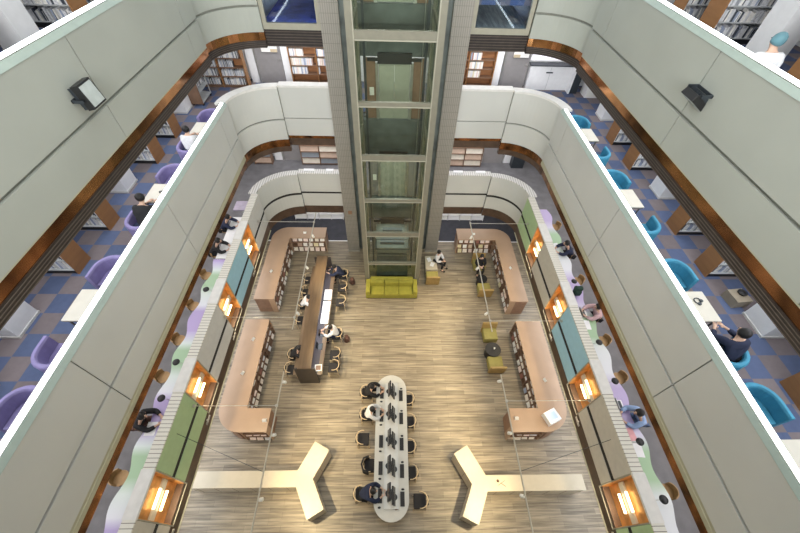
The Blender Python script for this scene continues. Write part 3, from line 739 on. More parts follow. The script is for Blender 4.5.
# things on the study table
def laptop(loc, rz, lab, m=M_black):
    t = thing('laptop', lab, 'laptop', loc, rz)
    MB().cbox(0, 0, .01, .33, .23, .018).build('base', m, t); MB().cbox(0, .125, .12, .33, .012, .22, rx=-.25).build('lid', m, t)
    MB().cbox(0, .117, .12, .30, .004, .19, rx=-.25).build('screen', M_screen, t)
    MB().cbox(0, -.01, .021, .28, .12, .004).build('keys', M_dsteel, t)
laptop((-3.08, 8.25, .75), PI / 2, 'black open laptop before the white-shirted reader at the walnut table')
laptop((-3.1, 7.6, .75), PI / 2, 'black open laptop on the right side of the walnut table, nearer one')
laptop((-3.1, 11.95, .75), PI / 2, 'black open laptop at the far end of the walnut table')
def flat(name, lab, cat, loc, sx, sy, rz, m, h=.012):
    o = MB().cbox(0, 0, h / 2, sx, sy, h).build(name, m); o.location = loc; o.rotation_euler = (0, 0, rz); return tag(o, lab, cat)
for i, y in enumerate((10.45, 9.75, 9.1)):  # white sheets stand in for the lamp's glow on the tabletop
    flat('glow_sheet', 'white sheet standing in for lamp glow on the right side of the walnut table, %s' % ('farthest', 'middle', 'nearest')[i], 'glow sheet', (-3.07, y, .75), .36, .62, 0, M_paper, .012)
t = thing('photo_frame', 'white square frame lying at the near end of the walnut table', 'frame', (-3.05, 6.6, .75), .08)
f = MB(); f.box(-.15, .15, -.15, -.11, 0, .02); f.box(-.15, .15, .11, .15, 0, .02); f.box(-.15, -.11, -.11, .11, 0, .02); f.box(.11, .15, -.11, .11, 0, .02); f.build('border', M_ivory, t)
MB().box(-.11, .11, -.11, .11, 0, .008).build('insert', M_case, t)

# ------------------------------------------------------------------ lighting tracks
def track(x, y0, y1, z, lab):
    t = thing('lighting_track', lab, 'lighting track', (x, (y0 + y1) / 2, z)); h = (y1 - y0) / 2
    MB().box(-.016, .016, -h, h, -.02, .02).build('rail', mat('track_beige', (.47, .43, .35), .4, var=.05), t)
    return t
TZ = 4.4
SPOTS = []
def spot(x, y, aim, lab, grp):
    t = thing('spotlight', lab, 'spotlight', (x, y, TZ - .02), 0, grp)
    d = (Vector(aim) - Vector((x, y, TZ - .25))).normalized(); q = d.to_track_quat('Z', 'Y').to_matrix().to_4x4()
    MB().tube([(0, 0, 0), (0, 0, -.2)], .008, 6).build('stem', M_steel, t)
    MB().lathe([(.03, -.08), (.045, -.06), (.05, .08), (.042, .08), (.038, .05)], 0, 0, -.23, 14, M=q).build('head', M_ivory, t, smooth=True)
    MB().lathe([(.038, .055), (.001, .056)], 0, 0, -.23, 14, M=q).build('lens', M_spot, t)
    SPOTS.append((Vector((x, y, TZ - .25)) + d * .1, aim, 820 if y < 2 else 450))
for x, w, segs, rods in ((-3.38, 'left', ((6.38, 12.45), (-.6, 4.85)), (11.8, 6.86, 3.76)), (3.63, 'right', ((6.3, 11.95), (-.6, 4.72)), (11.8, 6.72, 3.86))):
    for k, (a, b_) in enumerate(segs):
        t = track(x, a, b_, TZ, f'thin pale lighting track hanging over the {w} side of the ground floor, {"rear" if k == 0 else "front"} run')
    for k, y in enumerate(rods):
        xw = XL + .035 if x < 0 else XR - .035
        o = MB().tube([(xw - x, 0, 0), (0, 0, 0)], .011, 6); o.cbox((xw - x) * .985, 0, 0, .06, .08, .08); o.cbox(0, 0, 0, .07, .07, .055)
        o = o.build('support_rod', M_steel); o.location = (x, y, TZ + (.03 if k != 5 else 0)); tag(o, f'thin steel rod holding the {w} lighting track to the balcony, {["rear", "middle", "front"][k]}', 'rod')
    nmk = ['rearmost', 'second from the rear', 'third from the rear', 'third from the front', 'second from the front', 'front']
    sg = -1 if x < 0 else 1
    for k, (y, ax, ay) in enumerate(((11.2, 2.6, 11.0), (9.4, 1.6, 9.2), (7.2, 1.7, 7.2), (4.6, 1.9, 5.6), (3.0, 2.2, 4.3), (1.4, 2.75, 2.3))):
        ax = CX + sg * ax
        spot(x, y, (ax, ay, 0), f'small spotlight on the {w} lighting track, {nmk[k]}', 'track spotlights')
# diagonal braces
for x0, y0, z0, x1, y1, z1, l in ((3.63, 1.95, TZ, 6.27, 2.65, 4.75, 'thin diagonal wire from the right track to the balcony front'), (-5.87, 2.9, 4.75, -3.38, 2.0, TZ, 'thin diagonal wire from the left track to the balcony front')):
    o = MB().tube([(0, 0, 0), (x1 - x0, y1 - y0, z1 - z0)], .007, 5).build('brace_wire', M_dsteel); o.location = (x0, y0, z0); tag(o, l, 'wire')

# ------------------------------------------------------------------ people
BODIES = {}
def skinmesh(name, verts, edges, radii, root=0, sub=1):
    me = bpy.data.meshes.new(name); me.from_pydata(verts, edges, [])
    o = bpy.data.objects.new(name, me); C.objects.link(o)
    sk = o.modifiers.new('skin', 'SKIN'); sk.use_smooth_shade = True; sk.branch_smoothing = .3
    if not me.skin_vertices: raise RuntimeError('no skin layer')
    for i, d in enumerate(me.skin_vertices[0].data):
        r = radii[i]; d.radius = r if isinstance(r, tuple) else (r, r); d.use_root = (i == root)
    ss = o.modifiers.new('sub', 'SUBSURF'); ss.levels = sub; ss.render_levels = sub
    dg = bpy.context.evaluated_depsgraph_get(); dg.update()
    m2 = bpy.data.meshes.new_from_object(o.evaluated_get(dg)); m2.name = name
    bpy.data.objects.remove(o)
    for p in m2.polygons: p.use_smooth = True
    return m2
def pose(kind):
    """seated figure facing +y, seat top at z=0 of the pelvis; returns dict of joints"""
    ln = {'desk': .16, 'slump': .30, 'back': -.08, 'read': .05}[kind]
    P = dict(pel=(0, 0, .10), bel=(0, .02 + ln * .25, .24), che=(0, ln * .75, .42), nec=(0, ln * 1.0 + .01, .54), hea=(0, ln * 1.25 + .03, .68))
    cx = P['che'][1]
    for s, k in ((-1, 'l'), (1, 'r')):
        P['sh' + k] = (s * .175, cx + .02, .47); P['hi' + k] = (s * .095, .03, .08); P['kn' + k] = (s * .13, .43, .07); P['an' + k] = (s * .12, .40, -.37); P['to' + k] = (s * .13, .54, -.41)
        if kind in ('desk', 'slump'): P['el' + k] = (s * .25, cx + .22, .30); P['wr' + k] = (s * .12, cx + .40, .315)
        elif kind == 'read': P['el' + k] = (s * .24, cx + .12, .22); P['wr' + k] = (s * .07, cx + .32, .24)
        else: P['el' + k] = (s * .25, cx + .05, .20); P['wr' + k] = (s * .12, cx + .28, .14)
    return P
def person_meshes(kind):
    if kind in BODIES: return BODIES[kind]
    P = pose(kind); V = []; R = []; E = []; idx = {}
    def v(k, p, r): V.append(p); R.append(r); idx[k] = len(V) - 1; return idx[k]
    def e(a, b): E.append((idx[a], idx[b]))
    v('pel', P['pel'], (.15, .11)); v('bel', P['bel'], (.13, .095)); v('che', P['che'], (.15, .105)); v('nec', P['nec'], .052)
    hx, hy, hz = P['hea']
    v('chin', (hx, hy - .01, hz - .06), .062); v('hea', (hx, hy, hz + .01), (.082, .095)); v('crown', (hx, hy - .01, hz + .085), .066)
    v('nose', (hx, hy + .105, hz - .01), .014)
    for a, b in (('pel', 'bel'), ('bel', 'che'), ('che', 'nec'), ('nec', 'chin'), ('chin', 'hea'), ('hea', 'crown'), ('hea', 'nose')): e(a, b)
    for k, s in (('l', -1), ('r', 1)):
        v('ear' + k, (hx + s * .088, hy - .01, hz - .005), .016); e('hea', 'ear' + k)
        v('sh' + k, P['sh' + k], .058); v('el' + k, P['el' + k], .042); v('wr' + k, P['wr' + k], .028)
        e('che', 'sh' + k); e('sh' + k, 'el' + k); e('el' + k, 'wr' + k)
        w = Vector(P['wr' + k]); d = (w - Vector(P['el' + k])).normalized(); d.z = max(d.z, -.1); lat = Vector((d.y, -d.x, 0)).normalized()
        v('pa' + k, tuple(w + d * .075), (.040, .018)); e('wr' + k, 'pa' + k)
        for fi, (off, ln) in enumerate(((-.034, .062), (-.012, .075), (.011, .070), (.033, .055))):
            a = w + d * .10 + lat * off; v(f'f{fi}{k}', tuple(a), .0095); e('pa' + k, f'f{fi}{k}')
            v(f'g{fi}{k}', tuple(a + d * ln * .6 + Vector((0, 0, -.006))), .0085); e(f'f{fi}{k}', f'g{fi}{k}')
            v(f'h{fi}{k}', tuple(a + d * ln + Vector((0, 0, -.022))), .007); e(f'g{fi}{k}', f'h{fi}{k}')
        th = w + d * .05 - lat * s * -.04 * -1
        v('t0' + k, tuple(w + d * .045 - lat * s * .042), .011); e('pa' + k, 't0' + k); v('t1' + k, tuple(w + d * .085 - lat * s * .065), .009); e('t0' + k, 't1' + k)
        v('hi' + k, P['hi' + k], .085); v('kn' + k, P['kn' + k], .058); v('an' + k, P['an' + k], .038); v('to' + k, P['to' + k], (.035, .025))
        e('pel', 'hi' + k); e('hi' + k, 'kn' + k); e('kn' + k, 'an' + k); e('an' + k, 'to' + k)
    body = skinmesh('person', V, E, R)
    body.materials.append(M_skin)
    def sub(name, keys, rad, edges, mt):
        VV = [P[k] if k in P else k for k in keys]; ii = {k: i for i, k in enumerate(keys)}
        me = skinmesh(name, VV, [(ii[a], ii[b]) for a, b in edges], rad); me.materials.append(mt); return me
    def mid(a, b, t): return tuple(Vector(P[a]).lerp(Vector(P[b]), t))
    P['nk'] = mid('che', 'nec', .72); P['cl'] = mid('el' + 'l', 'wr' + 'l', .85); P['cr'] = mid('elr', 'wrr', .85); P['hem'] = (0, P['pel'][1] - .005, P['pel'][2] - .02)
    P['all'] = mid('knl', 'anl', .9); P['alr'] = mid('knr', 'anr', .9)
    sh = sub('shirt', ['bel', 'hem', 'che', 'nk', 'shl', 'ell', 'cl', 'shr', 'elr', 'cr'], [(.175, .135), (.19, .15), (.195, .148), .098, .092, .072, .052, .092, .072, .052],
             [('bel', 'hem'), ('bel', 'che'), ('che', 'nk'), ('che', 'shl'), ('shl', 'ell'), ('ell', 'cl'), ('che', 'shr'), ('shr', 'elr'), ('elr', 'cr')], M_white)
    tr = sub('trousers', ['pel', 'hil', 'knl', 'all', 'hir', 'knr', 'alr'], [(.165, .125), .098, .072, .052, .098, .072, .052], [('pel', 'hil'), ('hil', 'knl'), ('knl', 'all'), ('pel', 'hir'), ('hir', 'knr'), ('knr', 'alr')], M_black)
    hb = MB()
    n = 14
    prof = [(.001, .112), (.045, .104), (.078, .075), (.098, .03), (.102, -.02), (.092, -.065)]
    hb.lathe(prof, hx, hy - .034, hz + .026, n, M=Matrix.Rotation(.28, 4, 'X'))
    hm = hb.mesh('hair'); hm.materials.append(M_hair)
    for p in hm.polygons: p.use_smooth = True
    sb = MB()
    for k in 'lr':
        x, y, z = P['to' + k]; sb.cbox(x, y - .05, z - .005, .085, .24, .07)
    sm = sb.mesh('shoe'); sm.materials.append(M_black)
    eyes = []
    for s_ in (-1, 1):
        eb = MB(); eb.lathe([(.001, -.011), (.009, -.006), (.011, 0), (.009, .006), (.001, .011)], hx + s_ * .032, hy + .083, hz + .012, 8)
        em = eb.mesh('eye'); em.materials.append(M_hair); eyes.append(em)
    mb_ = MB(); mb_.cbox(hx, hy + .078, hz - .052, .045, .012, .010); mm = mb_.mesh('mouth'); mm.materials.append(mat('lips', (.45, .2, .18), .5))
    person_meshes.face = getattr(person_meshes, 'face', {}); person_meshes.face[kind] = eyes + [mm]
    BODIES[kind] = (body, sh, tr, hm, sm); return BODIES[kind]
def cloth(name, c): return mat('cloth_' + name, c, .85, var=.12, scale=9, bump=.15)
CL = {k: cloth(k, c) for k, c in dict(black=(.012, .012, .014), navy=(.018, .025, .06), white=(.72, .72, .74), blue=(.30, .42, .66), grey=(.2, .2, .22), pink=(.62, .42, .44), denim=(.10, .15, .26), brown=(.12, .06, .045), lilac=(.55, .48, .66), green=(.02, .05, .035)).items()}
def person(loc, rz, kind, shirt, trousers, lab, hair=None):
    b, sh, tr, hm, sm = person_meshes(kind)
    o = bpy.data.objects.new('person', b); C.objects.link(o); o.location = loc; o.rotation_euler = (0, 0, rz); o.scale = (1.1, 1.1, 1.06); tag(o, lab, 'person')
    for me, nm, m in ((sh, 'shirt', CL[shirt]), (tr, 'trousers', CL[trousers]), (hm, 'hair', hair or M_hair), (sm, 'shoes', CL['black'])):
        c = bpy.data.objects.new(nm, me); C.objects.link(c); c.parent = o; objmat(c, m)
    for me in person_meshes.face[kind]:
        c = bpy.data.objects.new(me.name.split('.')[0], me); C.objects.link(c); c.parent = o
    return o
E_, W_ = -PI / 2, PI / 2
sh = .475
person((-4.30, 10.0, sh), E_, 'slump', 'white', 'black', 'person in white bent over the left side of the walnut table')
person((-4.30, 7.3, sh), E_, 'slump', 'black', 'black', 'person all in black at the left side of the walnut table')
person((-2.45, 8.35, sh), W_, 'desk', 'white', 'navy', 'person in white shirt at the right side of the walnut table')
person((-2.47, 11.9, sh), W_, 'slump', 'navy', 'black', 'person in dark clothes at the far right of the walnut table')
person((-.90, 5.6, sh), E_, 'desk', 'black', 'black', 'person in black at the far left seat of the white computer desk')
person((-.86, 4.7, sh), E_, 'desk', 'white', 'black', 'person in white and blue at the second left seat of the computer desk')
person((-.93, 1.97, sh), E_, 'slump', 'navy', 'black', 'person in navy leaning on the near left end of the computer desk')
person((2.62, 13.05, .43), -2.2, 'read', 'white', 'black', 'person in white top and black trousers on the beige bench by the elevator')
person((4.98, 12.8, .43), PI, 'read', 'black', 'black', 'person in black reading on the rear olive chair at the right')
z1 = 3.95 + .65
person((-7.08, 11.1, z1), E_, 'slump', 'navy', 'black', 'person in navy at the left balcony counter, farthest')
person((-7.06, 9.75, z1), E_, 'slump', 'black', 'black', 'person in black with papers at the left balcony counter, second farthest')
person((-7.08, 3.2, z1), E_, 'slump', 'black', 'brown', 'person in black hunched over the left balcony counter near the green panel')
person((7.46, 9.75, z1), W_, 'slump', 'navy', 'black', 'person in navy at the right balcony counter, farthest')
person((7.42, 6.75, z1), W_, 'desk', 'pink', 'black', 'person in pale pink at the right balcony counter beside the teal panel')
person((7.44, 3.2, z1), W_, 'slump', 'blue', 'denim', 'person in light blue and denim at the right balcony counter, nearest')
z2 = 8.06 + .44
person((-6.66, 10.78, z2), 0, 'desk', 'white', 'navy', 'person in white at the left middle gallery table')
person((-6.6, 7.15, z2), 0, 'slump', 'black', 'navy', 'person in dark clothes at the left middle gallery table, nearer one')
person((7.2, 3.3, z2), 0, 'desk', 'navy', 'black', 'person with dark hair in a teal tub chair on the right middle gallery')
person((6.98, 6.95, 12.1 + .5), 0, 'desk', 'white', 'grey', 'person in white behind the right top gallery light strip', hair=mat('hair_teal_cap', (.10, .22, .26), .6))
# bags and jackets
def backpack(loc, rz, m, lab):
    t = thing('backpack', lab, 'backpack', loc, rz)
    MB().cbox(0, 0, .2, .28, .17, .4).build('body', m, t, bevel=.06); MB().cbox(0, -.1, .14, .22, .07, .22).build('pocket', m, t, bevel=.03)
    for x in (-.08, .08): MB().tube([(x, .08, .36), (x, .14, .25), (x, .09, .06)], .015, 6).build('strap', m, t)
backpack((-2.02, 8.3, 0), W_, CL['brown'], 'dark backpack on the floor behind the white-shirted reader')
backpack((-2.0, 11.75, 0), W_, CL['brown'], 'brown backpack behind the far right seat of the walnut table')
backpack((6.85, 7.6, 4.9), 0, CL['green'], 'dark green backpack on the right balcony counter')
backpack((-6.35, 7.0, 8.06 + .44), .6, CL['lilac'], 'lilac bag on the purple tub chair beside the person in dark clothes')
# jacket hanging on a desk chair
b = MB(); b.sweep([(-.26, -.05), (-.2, -.24), (0, -.31), (.2, -.24), (.26, -.05)], [(-.035, .35), (.035, .35), (.03, .78), (-.03, .78)]); o = b.build('jacket', CL['black']); o.location = (-.68, 2.88, 0); o.rotation_euler = (0, 0, E_)
tag(o, 'black jacket draped over a chair on the left of the white computer desk', 'jacket')

# ------------------------------------------------------------------ first gallery furniture
def wavy(side, m, lab):
    sg = side; base = XL if side < 0 else XR; pts = []
    y0, y1 = -1.0, 9.2 if side < 0 else 12.3
    nn = 120; inner = base + sg * .315
    t = thing('counter', lab, 'counter', (0, 0, 4.81))
    for k in range(nn + 1):
        y = y0 + (y1 - y0) * k / nn
        a = -.075 * math.cos((y - 5.87) / 1.33 * 2 * PI)
        pts.append((base + sg * (.83 + a), y))
    poly = pts + [(inner, y1), (inner, y0)]
    MB().prism(poly, 0, .05).build('top', m, t)
    for y in [y0 + .4 + k * 2.2 for k in range(5 if side < 0 else 6)]: MB().box(min(base + sg * .33, base + sg * .6), max(base + sg * .33, base + sg * .6), y - .02, y + .02, -.86, 0).build('bracket', M_white, t)
wavy(-1, M_count, 'wavy lilac and green counter along the left balcony of the first gallery')
wavy(1, M_countr, 'wavy lilac and green counter along the right balcony of the first gallery')
def stool():
    t = thing('stool', 'x', 'stool')
    MB().lathe([(.17, .60), (.19, .62), (.19, .645), (.16, .65)], n=20).build('seat', M_stool, t)
    b = MB(); b.sweep([(.19 * math.sin(math.radians(a)), -.19 * math.cos(math.radians(a))) for a in range(-75, 76, 15)], [(-.012, .65), (.012, .65), (.012, .85), (-.012, .85)]); b.build('backrest', M_stool, t)
    for x, y in ((-.12, -.12), (.12, -.12), (-.12, .12), (.12, .12)): MB().tube([(x, y, .61), (x * 1.4, y * 1.4, 0)], .013, 6).build('leg', M_steel, t)
    return t
st = stool(); first = True
oo = ['farthest', 'second', 'third', 'fourth', 'fifth', 'sixth', 'seventh']
for side, xs, ys in ((-1, -6.98, (11.1, 9.72, 8.6, 7.22, 5.87, 4.59, 3.2, 1.86)), (1, 7.34, (11.44, 9.75, 8.42, 6.75, 5.82, 4.51, 3.2, 1.4))):
    for k, y in enumerate(ys):
        w = 'left' if side < 0 else 'right'
        place(st, first, (xs, y, 3.95), E_ if side < 0 else W_, f'tan round stool at the {w} balcony counter, {"nearest the camera" if k == len(ys)-1 else oo[k] + " counted from the back"}', f'stools at the {w} balcony counter'); first = False
def desk_lamp():
    t = thing('desk_lamp', 'x', 'desk lamp')
    MB().lathe([(.05, 0), (.05, .02), (.012, .03)], n=12).build('base', M_black, t)
    MB().tube([(0, 0, .02), (.02, 0, .16), (.14, 0, .28)], .008, 6).build('arm', M_steel, t)
    b = MB(); b.lathe([(.03, .02), (.10, .0), (.105, -.03), (.095, -.03), (.02, .0)], .16, 0, .28, 16); b.build('shade', M_black, t, smooth=True)
    return t
dl = desk_lamp(); first = True
for side, base, ys in ((-1, XL - .40, (7.57, 4.84, 3.75)), (1, XR + .38, (8.0, 5.5, 4.2, 2.5, 1.17))):
    for k, y in enumerate(ys):
        w = 'left' if side < 0 else 'right'
        place(dl, first, (base, y, 4.86), PI if side < 0 else 0, f'small black desk lamp on the {w} balcony counter, {oo[k] if k else "farthest"} of its row', f'desk lamps on the {w} balcony counter'); first = False
laptop((6.85, 6.75, 4.86), W_, 'black laptop in front of the person in pale pink', M_steel)
laptop((6.83, 3.55, 4.86), W_, 'laptop in front of the person in light blue', M_paper)
flat('folder', 'pink folder on the right balcony counter', 'folder', (6.82, 2.75, 4.86), .26, .34, .1, mat('folder_pink', (.75, .38, .40), .5))
for x, y, l in ((-6.5, 9.5, 'white open book on the left counter beside the person in black'), (-6.55, 3.0, 'white notebook before the person hunched by the green panel'), (6.85, 10.0, 'white sheets before the farthest person on the right counter'), (-6.5, 10.75, 'white sheets before the farthest person on the left balcony'), (6.85, 2.35, 'mint notebook on the right balcony counter'), (6.8, 6.3, 'white paper bag lying on the right balcony counter')):
    flat('notebook', l, 'notebook', (x, y, 4.86), .28, .36, random.uniform(-.3, .3), M_paper)
MB().box(-6.75, -6.24, 9.25, 11.6, 4.83, 4.86).build('x', M_white)
o = bpy.data.objects['x']; o.name = 'desk'; tag(o, 'white work surface at the far end of the left balcony counter', 'desk')
# L1 rear shelves with journals
def journal_shelf(xa, xb, y, z0, lab, short, cols, rows=3, dx=.95, fm=None):
    fm = fm or M_lamd
    t = thing('bookshelf', lab, 'bookshelf', ((xa + xb) / 2, y, z0)); w = (xb - xa) / 2; h = .36 * rows + .12
    n = max(1, round(2 * w / dx))
    for k in range(n + 1): q = -w + .015 + (2 * w - .03) * k / n; MB().box(q - .015, q + .015, 0, .33, 0, h).build('side_panel', fm, t)
    MB().box(-w, w, .33, .35, 0, h).build('back_panel', M_lamd, t)
    for r in range(rows + 1): MB().box(-w + .03, w - .03, 0, .33, .06 + r * .36, .085 + r * .36).build('shelf', fm, t)
    for r in range(rows):
        for k in range(n):
            cx = (xa + xb) / 2 - w + 2 * w * (k + .5) / n; ww = 2 * w / n - .07
            b = MB(); b.mi = 0; b.cbox(0, 0, .145, ww, .04, .28, rx=-.3); b.mi = 1; b.cbox(0, .03, .135, ww - .02, .02, .26, rx=-.3)
            o = b.build('magazine_stack', [cols[(r + k) % len(cols)], M_pages]); o.location = (cx, y + .08, z0 + .09 + r * .36)
            tag(o, f'row of face-out magazines on the {short}, {["bottom", "middle", "upper", "top"][r]} row, bay {["one", "two", "three", "four", "five"][k]}', 'magazines', f'magazines on the {short}')
cc = [mat('mag_cream', (.70, .63, .52), .5), mat('mag_grey', (.22, .24, .26), .5), mat('mag_tan', (.55, .40, .30), .5)]
journal_shelf(-4.75, -1.8, 16.8, 3.95, 'dark wood magazine shelf at the rear left of the first gallery', 'rear left magazine shelf', cc)
journal_shelf(2.1, 4.95, 16.8, 3.95, 'dark wood magazine shelf at the rear right of the first gallery', 'rear right magazine shelf', [cc[0], cc[2]])
journal_shelf(-7.3, -6.35, 16.8, 3.95, 'small magazine shelf behind the left rear corner of the first gallery', 'small corner magazine shelf', [cc[2], cc[1]], rows=3)
journal_shelf(-5.9, -2.9, 16.75, 0, 'low white shelf of boxes against the ground floor back wall, left', 'ground back wall left shelf', [M_ivory, M_paper], rows=4, dx=.7, fm=M_white)
journal_shelf(2.9, 5.9, 16.75, 0, 'shelf of pale boxes against the ground floor back wall, right', 'ground back wall right shelf', [M_ivory, M_paper], rows=4, dx=.7, fm=M_white)
for x0, x1, m, nm, z0 in ((-6.3, -5.85, M_white, 'trim_2', 3.95), (-5.8, -4.85, M_door, 'door_1', 3.95), (5.1, 6.25, M_door, 'door_2', 3.95), (6.3, 7.1, M_white, 'trim_3', 3.95),
                          (-5.92, -4.82, M_door, 'door_3', 8.06), (-4.8, -4.48, M_white, 'trim_4', 8.06), (5.12, 6.22, M_door, 'door_4', 8.06), (4.72, 5.02, M_white, 'trim_5', 8.06), (-6.35, -6.0, M_white, 'trim_6', 8.06)):
    d = MB().box(x0, x1, 17.25, 17.5, z0, z0 + 2.35).build(nm, m, kind='structure')
    if 'door' in nm: MB().cbox(x1 - .1, 17.23, z0 + 1.0, .12, .03, .03).build('handle', M_steel, d); MB().box(x0 - .08, x0, 17.22, 17.5, z0, z0 + 2.4).build('frame', M_steel, d)
t = thing('litter_bin', 'dark grey bin cabinet at the right rear corner of the first gallery', 'bin', (6.98, 16.95, 3.95))
MB().box(-.33, .33, -.2, .2, 0, .85).build('body', M_dsteel, t); MB().box(-.35, .35, -.22, .22, .85, .9).build('lid', M_black, t)
b = MB().box(-7.0, -6.25, 12.3, 12.9, 4.6, 4.66); o = b.build('side_table', mat('lilac_laminate', (.45, .40, .50), .5)); tag(o, 'white low table top beside the left rear corner of the first gallery', 'table')
MB().box(-6.75, -6.5, 12.5, 12.7, -.65, -.0).build('pedestal', M_white, o); o.children[0].location = (0, 0, 4.6)
for i, (x, s) in enumerate(((-2.9, .35), (-3.9, .5), (3.3, .45), (2.6, .5), (4.4, .45))):
    flat('leaflet_tray', 'white leaflet tray on the rear balcony ledge, %s' % ('left of the elevator, nearer it', 'left of the elevator, by the corner', 'right of the elevator, middle', 'right of the elevator, nearest it', 'right of the elevator, by the corner')[i], 'tray', (x, YB + .24, PT + .03), s, .14, 0, M_paper, .05)

# ------------------------------------------------------------------ wings of the middle and top galleries
def columns(z0, z1):
    for x0, x1 in ((-8.85, -8.29), (8.86, 9.42)):
        for y0, y1 in ((-1.1, -.45), (4.06, 4.74), (9.19, 9.83), (14.28, 14.9)):
            c = MB().box(x0, x1, y0, y1, z0, z1).build('column', M_white, kind='structure')
            MB().box(x0 - .015, x1 + .015, y0 - .015, y1 + .015, z0, z0 + .06).build('base', M_offw, c)
columns(8.06, 10.56); columns(12.1, 15.1)
def book_row(L, n, hmin=.2, hmax=.29):
    b = MB(); x = -L / 2
    while x < L / 2 - .03:
        w = random.uniform(.02, .05); h = random.uniform(hmin, hmax); b.mi = random.choice([0, 0, 0, 0, 1, 1, 2, 3, 4])
        if random.random() < .9: b.box(x, x + w - .003, random.uniform(-.02, .02), .17, 0, h)
        x += w
    me = b.mesh('book_row')
    for m in (BCOL[5], BCOL[1], mat('cover_dark', (.06, .07, .09), .5), mat('cover_grey', (.35, .37, .40), .5), BCOL[8]): me.materials.append(m)
    return me
ROWS = [book_row(2.0, 0) for _ in range(3)]
BUDGET = [0]
def stack(side, y0, y1, z0, lab, first=False):
    """two-sided metal stack with a wooden end panel, running out from the atrium"""
    x = -8.0 if side < 0 else 8.55; L = 2.05; sg = side
    t = thing('bookshelf', lab, 'bookshelf', (x, (y0 + y1) / 2, z0)); d = (y1 - y0) / 2
    def bx(a, b, *r): return MB().box(min(sg * a, sg * b), max(sg * a, sg * b), *r)
    bx(0, .035, -d, d, 0, 1.95).build('end_panel', M_endp, t)
    bx(.035, L, -d + .02, d - .02, 0, .12).build('plinth', M_black, t)
    bx(.035, L, -.012, .012, .12, 1.9).build('centre_panel', M_shelfm, t)
    bx(L, L + .035, -d, d, 0, 1.95).build('end_panel', M_endp, t)
    bx(.0, L + .035, -d, d, 1.95, 1.98).build('canopy', M_endp, t)
    for k in range(5):
        z = .12 + k * .36
        for s in (-1, 1):
            bx(.035, L, min(s * .012, s * (d - .01)), max(s * .012, s * (d - .01)), z, z + .02).build('shelf', M_shelfm, t)
    for k in range(3):
        z = .14 + k * .36
        me = ROWS[k]
        o = bpy.data.objects.new('books', me); C.objects.link(o); o.location = (x + sg * 1.04, (y0 + y1) / 2 - d + .07, z0 + z)
        tag(o, f'row of grey and white books on the {["bottom", "second", "third"][k]} shelf of the {lab}', 'books', kind='stuff')
for side in (-1, 1):
    w = 'left' if side < 0 else 'right'
    for (y0, y1, n) in ((2.35, 2.98, 'front of the near column'), (5.9, 6.45, 'just beyond the near column'), (7.5, 8.05, 'before the middle column'), (10.76, 11.36, 'just beyond the middle column'), (12.4, 12.95, 'before the far column')):
        stack(side, y0, y1, 8.06, f'wood-ended bookshelf on the {w} middle gallery, {n}')
    for (y0, y1, n) in ((7.5, 8.05, 'before the white column'), (10.84, 11.5, 'just beyond the white column'), (12.4, 12.95, 'farthest')):
        stack(side, y0, y1, 12.1, f'wood-ended bookshelf on the {w} top gallery, {n}')
# reading tables and tub chairs
def read_table():
    t = thing('reading_table', 'x', 'table')
    MB().box(-.36, .33, -.41, .41, .70, .74).build('tabletop', M_tabw, t, bevel=.01)
    MB().box(-.345, .31, -.395, .395, .665, .699).build('apron', M_tabe, t)
    for y in (-.34, .34): MB().tube([(-.30, y, .67), (-.26, y, 0)], .022, 6).build('leg', M_tabe, t); MB().tube([(.26, y, .67), (.26, y, 0)], .022, 6).build('leg', M_tabe, t)
    return t
def tub_chair(m):
    t = thing('tub_chair', 'x', 'armchair')
    r = .36
    path = [(-r, .30), (-r, .0)] + [(r * math.cos(math.radians(a)), r * math.sin(math.radians(a))) for a in range(195, 346, 15)] + [(r, 0), (r, .30)]
    b = MB(); b.sweep(path, [(-.055, .12), (.055, .12), (.055, .70), (.03, .74), (-.03, .74), (-.055, .70)]); b.build('shell', m, t, smooth=False, bevel=.01)
    seat = [(-r + .06, .30), (-r + .06, 0)] + [((r - .06) * math.cos(math.radians(a)), (r - .06) * math.sin(math.radians(a))) for a in range(195, 346, 15)] + [(r - .06, 0), (r - .06, .30)]
    MB().prism(seat, .12, .43).build('seat', m, t, bevel=.02)
    for x in (-.28, .28):
        for y in (-.2, .24): MB().tube([(x, y, .12), (x, y, 0)], .02, 6).build('leg', M_steel, t)
    return t
rt = read_table(); first = True
TY = ((11.85, 'far'), (8.3, 'middle'), (4.47, 'near'), (1.22, 'nearest'))
TYL = {'far': 'beyond the middle column', 'middle': 'in front of the middle column', 'near': 'beside the near column', 'nearest': 'closest to the camera'}
for side in (-1, 1):
    w = 'left' if side < 0 else 'right'; xx = -6.56 if side < 0 else 7.03; cm = M_purple if side < 0 else M_tealf; cn = 'purple' if side < 0 else 'teal'
    tc = tub_chair(cm); f2 = True
    for k, (y, n) in enumerate(TY):
        place(rt, first, (xx, y, 8.06), 0 if side < 0 else PI, f'ivory reading table on the {w} middle gallery, {TYL[n]}', f'reading tables on the {w} middle gallery'); first = False
        for s, nn in ((1, 'far'), (-1, 'near')):
            yy = y + s * 1.12 - (.06 if s > 0 else -.06)
            place(tc, f2, (xx + (-.10 if side < 0 else .10), yy, 8.06), PI if s > 0 else 0, f'{cn} tub chair, {nn} side of the reading table {TYL[n]}', f'{cn} tub chairs'); f2 = False
tc2 = tub_chair(M_tealf); place(tc2, True, (7.0, 6.9, 12.1), 0, 'teal tub chair behind the right top gallery light strip')
